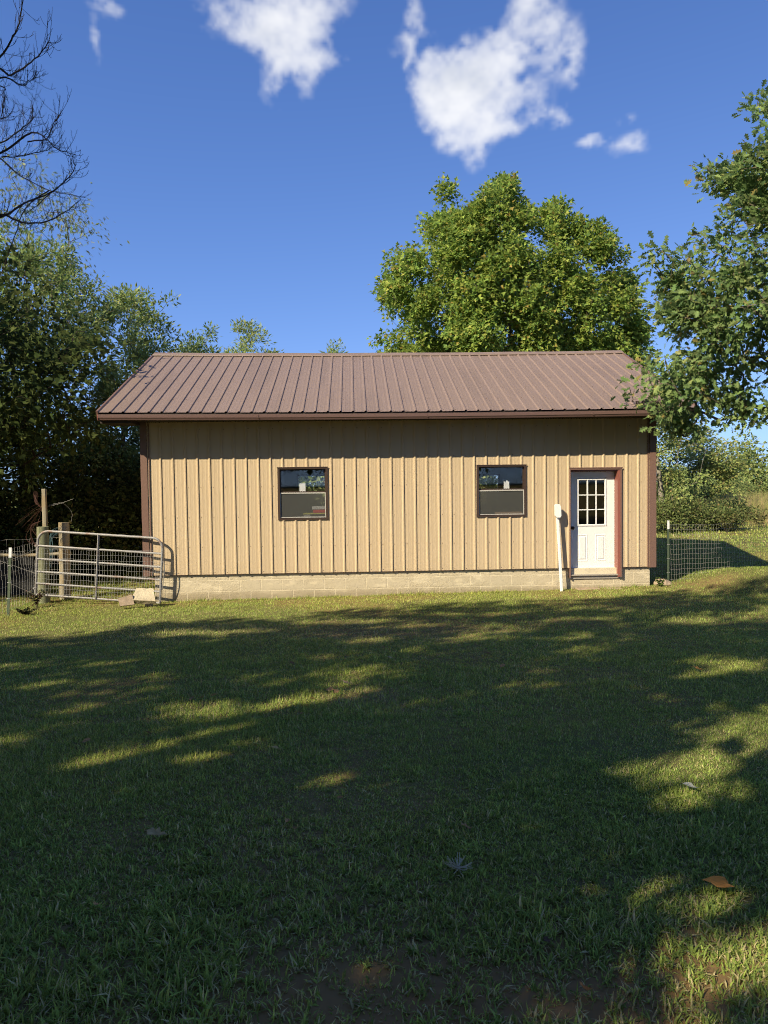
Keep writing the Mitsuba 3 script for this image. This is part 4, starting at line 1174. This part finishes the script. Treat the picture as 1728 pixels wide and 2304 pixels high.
def inshed(x, y):
    return (x > FX0 - .0) & (x < FX1) & (y > FY - .0) & (y < BY)


def scatter(n, ya, yb, xl, xr, h, w, near):
    y = np.sqrt(r.uniform(ya * ya, yb * yb, n))
    u = r.random(n)
    x = (xl + (xr - xl) * u) * y
    b = bare(x, y)
    ok = (r.random(n) > b * .85) & ~inshed(x, y) & (r.random(n) < (1 - sm(2.9, 4.6, y) if near == 2 else sm(2.5, 4.2, y) if near == 1 and ya < 4 else 1.0))
    x, y = x[ok], y[ok]
    return np.column_stack([x, y]), np.full(len(x), h), np.full(len(x), w), np.full(len(x), near)


for args in ((36000, 1.75, 4.6, -.60, .68, .036, .0052, 2), (52000, 2.5, 5.4, -.57, .67, .039, .0060, 1), (56000, 5.3, 9, -.54, .64, .046, .0072, 1), (68000, 9, 14.2, -.54, .66, .048, .009, 0), (9000, .6, 4.5, -3.2, -.6, .05, .010, 0), (9000, .6, 4.5, .68, 3.2, .05, .010, 0), (12000, 4.5, 13.5, -1.3, -.54, .05, .012, 0), (12000, 4.5, 13.5, .64, 1.4, .05, .012, 0), (15000, 14.2, 20, .36, .68, .06, .012, 0), (16000, 20, 36, .38, .70, .09, .03, 0),
             (9000, 14.2, 19, -.56, -.24, .07, .012, 0)):
    for lst, q in zip((pos, hgt, wid, segs), scatter(*args)):
        lst.append(q)
n = 1500
q = np.column_stack([r.uniform(-3.9, 6.0, n), 13.60 - np.abs(r.normal(0, .09, n))])
q = q[~inshed(q[:, 0], q[:, 1]) & ((q[:, 0] < 4.1) | (q[:, 0] > 5.2) | (r.random(n) < .3)) & (r.random(n) < .3 + 1.2 * meshkit.fbm(np.column_stack([q[:, 0] * 2.2, 0 * q]), 3, 19))]
for lst, v in zip((pos, hgt, wid, segs), (q, np.full(len(q), .095), np.full(len(q), .009), np.zeros(len(q)))):
    lst.append(v)
pos, hgt, wid, segs = np.vstack(pos), np.concatenate(hgt), np.concatenate(wid), np.concatenate(segs)
# every seed point is a tuft of blades
nb = np.where(segs == 2, 6, np.where(segs == 1, 5, 3))
# coarser tufts of crabgrass among the fine lawn
crab = (r.random(len(pos)) < .028 * (.3 + 2.2 * meshkit.fbm(np.column_stack([pos * 1.2, 0 * pos[:, 0]]), 3, 33))) & (pos[:, 1] < 9)
nb = np.where(crab, nb * 2, nb)
hgt, wid = np.where(crab, hgt * 1.4, hgt), np.where(crab, wid * 1.5, wid)
idx = np.repeat(np.arange(len(pos)), nb)
n = len(idx)
p = pos[idx] + r.normal(0, .012, (n, 2)) * (1 + (segs[idx] < 2)[:, None])
lush = meshkit.fbm(np.column_stack([p * .8, np.zeros(n)]), 3, 91)
fine = meshkit.fbm(np.column_stack([p * 3.1, np.zeros(n)]), 2, 92)
H_ = hgt[idx] * r.uniform(.45, 1.25, n) * (.5 + 1.0 * lush) * (.55 + .9 * fine)
W_ = wid[idx] * r.uniform(.6, 1.3, n)
az = r.uniform(0, 2 * np.pi, n)
lean = np.clip(r.normal(.95, .42, n) + .2 * crab[idx], .05, 1.65)
dirh = np.column_stack([np.cos(az), np.sin(az)])
side = np.column_stack([-np.sin(az), np.cos(az), np.zeros(n)])
z = gz(p[:, 0], p[:, 1])
base = np.column_stack([p, z - .006])
tipd = np.column_stack([dirh * np.sin(lean)[:, None], np.cos(lean)])
midd = np.column_stack([dirh * np.sin(lean * .55)[:, None], np.cos(lean * .55)])
mid = base + midd * (H_ * .55)[:, None]
tip = mid + (tipd - np.array([0, 0, .12])) * (H_ * .6)[:, None]
twist = side + np.array([0, 0, 1]) * r.normal(0, .25, n)[:, None]
hw = twist * (W_ * .5)[:, None]
dd = dry(p[:, 0], p[:, 1])
GR = np.array([(.315, .41, .100), (.38, .465, .112), (.25, .335, .098), (.44, .48, .135)])
col = GR[r.choice(4, n, p=[.36, .3, .22, .12])] * r.uniform(.75, 1.25, (n, 1)) * r.uniform(.62, 1.38, (len(pos), 1))[idx]
warm = meshkit.fbm(np.column_stack([p * .45, np.zeros(n)]), 3, 95)
col = col * (1 + (warm - .5)[:, None] * np.array([.5, .2, .1]))
thatch = r.random(n) < .07
straw = thatch | (r.random(n) < .04 + .55 * dd + .25 * bare(p[:, 0], p[:, 1]))
col[straw] = np.array([(.64, .56, .30)]) * r.uniform(.6, 1.25, (straw.sum(), 1))
two = segs[idx] == 2
# near blades: 5 vertices, 3 triangles; far: 3 vertices, 1 triangle
v1 = np.stack([base - hw * .8, base + hw * .8, mid - hw, mid + hw, tip], 1)[two]
m1 = len(v1)
f1 = (np.array([(0, 1, 3), (0, 3, 2), (2, 3, 4)])[None] + (np.arange(m1) * 5)[:, None, None]).reshape(-1, 3)
v2 = np.stack([base - hw, base + hw, mid * .35 + tip * .65 + np.array([0, 0, .1]) * 0], 1)[~two]
m2 = len(v2)
f2 = np.arange(m2 * 3).reshape(-1, 3) + m1 * 5
put('grass', (np.vstack([v1.reshape(-1, 3), v2.reshape(-1, 3)]), np.vstack([f1, f2])), 'm_grass', color=np.clip(np.vstack([np.repeat(col[two], 5, 0), np.repeat(col[~two], 3, 0)]), 0, 1))
labels['grass'] = {'label': 'short mown lawn grass with worn and dry patches', 'category': 'grass', 'kind': 'stuff'}

# tall meadow grass at the far right
n = 26000
y = r.uniform(27, 44, n)
x = r.uniform(.46, .72, n) * y + r.normal(0, .6, n)
d = meshkit.fbm(np.column_stack([x * .3, y * .3, 0 * x]), 3, 8)
ok = (r.random(n) < .35 + d) & (x > 15.5 - (y - 27) * .0)
x, y = x[ok], y[ok]
n = len(x)
H_ = r.uniform(.35, 1.0, n) * sm(27, 30, y) * .95 + .15
az = r.uniform(0, 2 * np.pi, n)
sd = np.column_stack([-np.sin(az), np.cos(az), 0 * az]) * .018
bp = np.column_stack([x, y, gz(x, y)])
tp = bp + np.column_stack([np.cos(az) * .25 * H_, np.sin(az) * .25 * H_, H_])
mc = np.array([(.36, .36, .13), (.42, .36, .17), (.27, .31, .10), (.44, .33, .19)])[r.choice(4, n)] * r.uniform(.75, 1.2, (n, 1))
put('meadow_grass', (np.stack([bp - sd, bp + sd, tp], 1).reshape(-1, 3), np.arange(n * 3).reshape(-1, 3)), 'm_grass', color=np.repeat(mc, 3, 0))
labels['meadow_grass'] = {'label': 'tall yellowish meadow grass beyond the fence at right', 'category': 'grass', 'kind': 'stuff'}


# weeds
def weed(name, label, x, y, n, h, cols, seed, spread=.12, kind='oval', size=.05):
    r = rng(seed)
    k = thing(name, label, 'weed')
    z = float(gz(x, y))
    st, P, Tp = [], [], []
    for i in range(n):
        a = r.uniform(0, 2 * np.pi)
        q = curve([(x + r.normal(0, .03), y + r.normal(0, .03), z - .02), (x + math.cos(a) * spread * .4, y + math.sin(a) * spread * .4, z + h * .5), (x + math.cos(a) * spread, y + math.sin(a) * spread, z + h * r.uniform(.6, 1.0))], 4)
        st.append(tube(q, .0025, 3, False))
        for j in range(2, len(q)):
            for _ in range(2):
                P.append(q[j])
                Tp.append([*r.normal(0, 1, 2), r.normal(.2, .4)])
    P, Tp = np.array(P), np.array(Tp)
    m = len(P)
    v, f, c = leaves(P, Tp, np.array([0, 0, 1.0]) + r.normal(0, .3, (m, 3)), size * r.uniform(.6, 1.2, m), kind, palette(m, cols, r), r)
    put(k + '__stem', cat(st), 'm_bark')
    put(k + '__foliage', (v, f), 'm_leafdull', color=c, kind='stuff')


weed('weed_plant', 'reddish brown weed at the foot of the greenish gate post', -5.9, 13.35, 16, .34, [(.12, .06, .04), (.09, .10, .04), (.07, .04, .03)], 71, .16)
weed('weed_plant', 'dark clump of weeds in the sunlit grass left of the gate', -5.62, 12.35, 14, .13, [(.03, .04, .02), (.05, .05, .025)], 72, .16)
weed('weed_plant', 'green weed against the foundation at the right shed corner', 5.95, 13.5, 6, .16, [(.08, .12, .03)], 73, .1)
for i, (x, y) in enumerate(((14.2, 25.6), (15.4, 26.3), (16.6, 26.8), (13.2, 24.6))):
    weed('tall_weed', ('tall pale weed at the mown edge beyond the fence, ' + ('second from left', 'third from left', 'rightmost', 'leftmost')[i]), x, y, 14, .75, [(.11, .13, .05), (.16, .15, .06)], 75 + i, .5, 'lance', .16)

# ------------------------------------------------------------------ fallen leaves
LV = [('large orange fallen leaf at the right foreground', 1.447, 2.751, .125, (.72, .33, .09), 'oval', .1, .25), ('brown curled fallen leaf near the bottom edge right of centre', .708, 2.166, .06, (.50, .23, .09), 'oval', 1.1, 1.3),
      ('brown curled fallen leaf in the middle of the shaded lawn', .52, 3.339, .085, (.40, .25, .14), 'oak', 1.0, .8), ('pale lobed fallen leaf left of centre in the shade', -.968, 3.371, .115, (.50, .38, .20), 'oak', .3, .3),
      ('small tan fallen leaf near the middle of the lawn', -.091, 6.344, .11, (.60, .42, .22), 'oak', .4, .5), ('small tan fallen leaf left of centre, on the dappled grass', -.53, 4.569, .07, (.60, .44, .20), 'oval', .8, .6),
      ('small orange fallen leaf at the right in the shade', 3.211, 6.505, .12, (.68, .34, .10), 'oak', .2, .4), ('pale fallen leaf lying centre, far up the lawn', .36, 7.398, .09, (.60, .50, .28), 'oval', .9, .5),
      ('grey purple fallen leaf near the right edge, below the orange one', 1.60, 2.56, .06, (.20, .16, .14), 'maple', .6, .5), ('silvery fallen leaf in the right sunlit patch of lawn', 1.80, 3.72, .10, (.55, .55, .45), 'oval', .5, .6),
      ('dark brown fallen leaf at the bottom, left of the curled brown one', .66, 2.42, .06, (.13, .09, .07), 'oak', 2.0, .5)]
for i, (lab, x, y, s, c, kd, yaw, tilt) in enumerate(LV):
    k = thing('fallen_leaf', lab, 'leaf')
    z = float(gz(x, y)) + .042
    lv, lf = leafshape(kd)
    m = trimesh.Trimesh(lv, lf, process=False).subdivide()
    lv, lf = np.array(m.vertices), np.array(m.faces)
    lv = lv - [0, .5, 0]
    lv[:, 2] += .22 * lv[:, 1] ** 2 + .05 * np.sin(lv[:, 0] * 9 + lv[:, 1] * 7) + (.9 * lv[:, 0] ** 2 if tilt > .7 else 0)
    if kd == 'oval':
        lv[:, 0] *= 1.0
    lv = lv * s @ (rotm([0, 0, 1], yaw + 1.2) @ rotm([1, 0, 0], tilt * .6)).T
    cc = np.clip(np.array(c)[None] * (.8 + .4 * meshkit.fbm(lv * 60, 3, i)[:, None]), 0, 1)
    put(k, (lv + (x, y, z), lf), 'm_leafdull', smooth=True, color=cc)
r = rng(83)
for i in range(18):
    y = math.sqrt(r.uniform(2.3 ** 2, 8 ** 2))
    x = r.uniform(-.42, .5) * y
    kd = ('oval', 'oak')[i % 2]
    lv, lf = leafshape(kd)
    lv = lv - [0, .5, 0]
    lv[:, 2] += .8 * lv[:, 0] ** 2 + .3 * lv[:, 1] ** 2
    sc_ = r.uniform(.028, .05) * (1 + .1 * y)
    lv = lv * sc_ @ (rotm([0, 0, 1], r.uniform(0, 6.28)) @ rotm([1, 0, 0], r.uniform(-.7, .7)) @ rotm([0, 1, 0], r.uniform(-.6, .6))).T
    k = thing('dead_leaf', 'small brown dead leaf half sunk in the shaded lawn grass', 'leaf', 'small dead leaves scattered over the lawn')
    put(k, (lv + (x, y, float(gz(x, y)) + .028), lf), 'm_leafdull', color=np.repeat(np.array([[.34, .20, .10]]) * r.uniform(.5, 1.5), len(lv), 0))
r = rng(80)
k = thing('dried_plant', 'pale feathery dried plant scrap on the shaded lawn right of centre', 'plant')
ms = []
for i in range(30):
    p0 = np.array([.428, 3.0, float(gz(.428, 3.0)) + .03]) + r.normal(0, .004, 3) * (1.3, 1, .3)
    d1 = r.normal(0, 1, 3) * (1, 1, .35)
    d1 /= np.linalg.norm(d1)
    ms.append(tube([p0, p0 + d1 * .035, p0 + d1 * .06 + (0, 0, .008)], .0020, 3, False))
put(k, cat(ms), mat('m_lichen', {'type': 'diffuse', 'reflectance': rgb(.46, .41, .30)}))
# dead leaves caught at the right roof corner
n = 260
P = np.column_stack([r.normal(5.62, .16, n), 12.97 + np.abs(r.normal(0, .10, n)), 0 * r.random(n)])
P[:, 2] = EZ + (P[:, 1] - EY) * sl + .025 + np.abs(r.normal(0, .022, n))
v, f, c = leaves(P, r.normal(0, 1, (n, 3)) * (1, 1, .4), np.array([0, -.3, 1.0]) + r.normal(0, .5, (n, 3)), r.uniform(.06, .12, n), 'oak', palette(n, [(.10, .085, .08), (.16, .13, .12), (.06, .05, .045)], r), r)
k = thing('leaf_litter', 'pile of dead grey leaves caught on the right corner of the roof edge', 'leaves')
put(k, (v, f), 'm_leafdull', color=c)
labels[k]['kind'] = 'stuff'
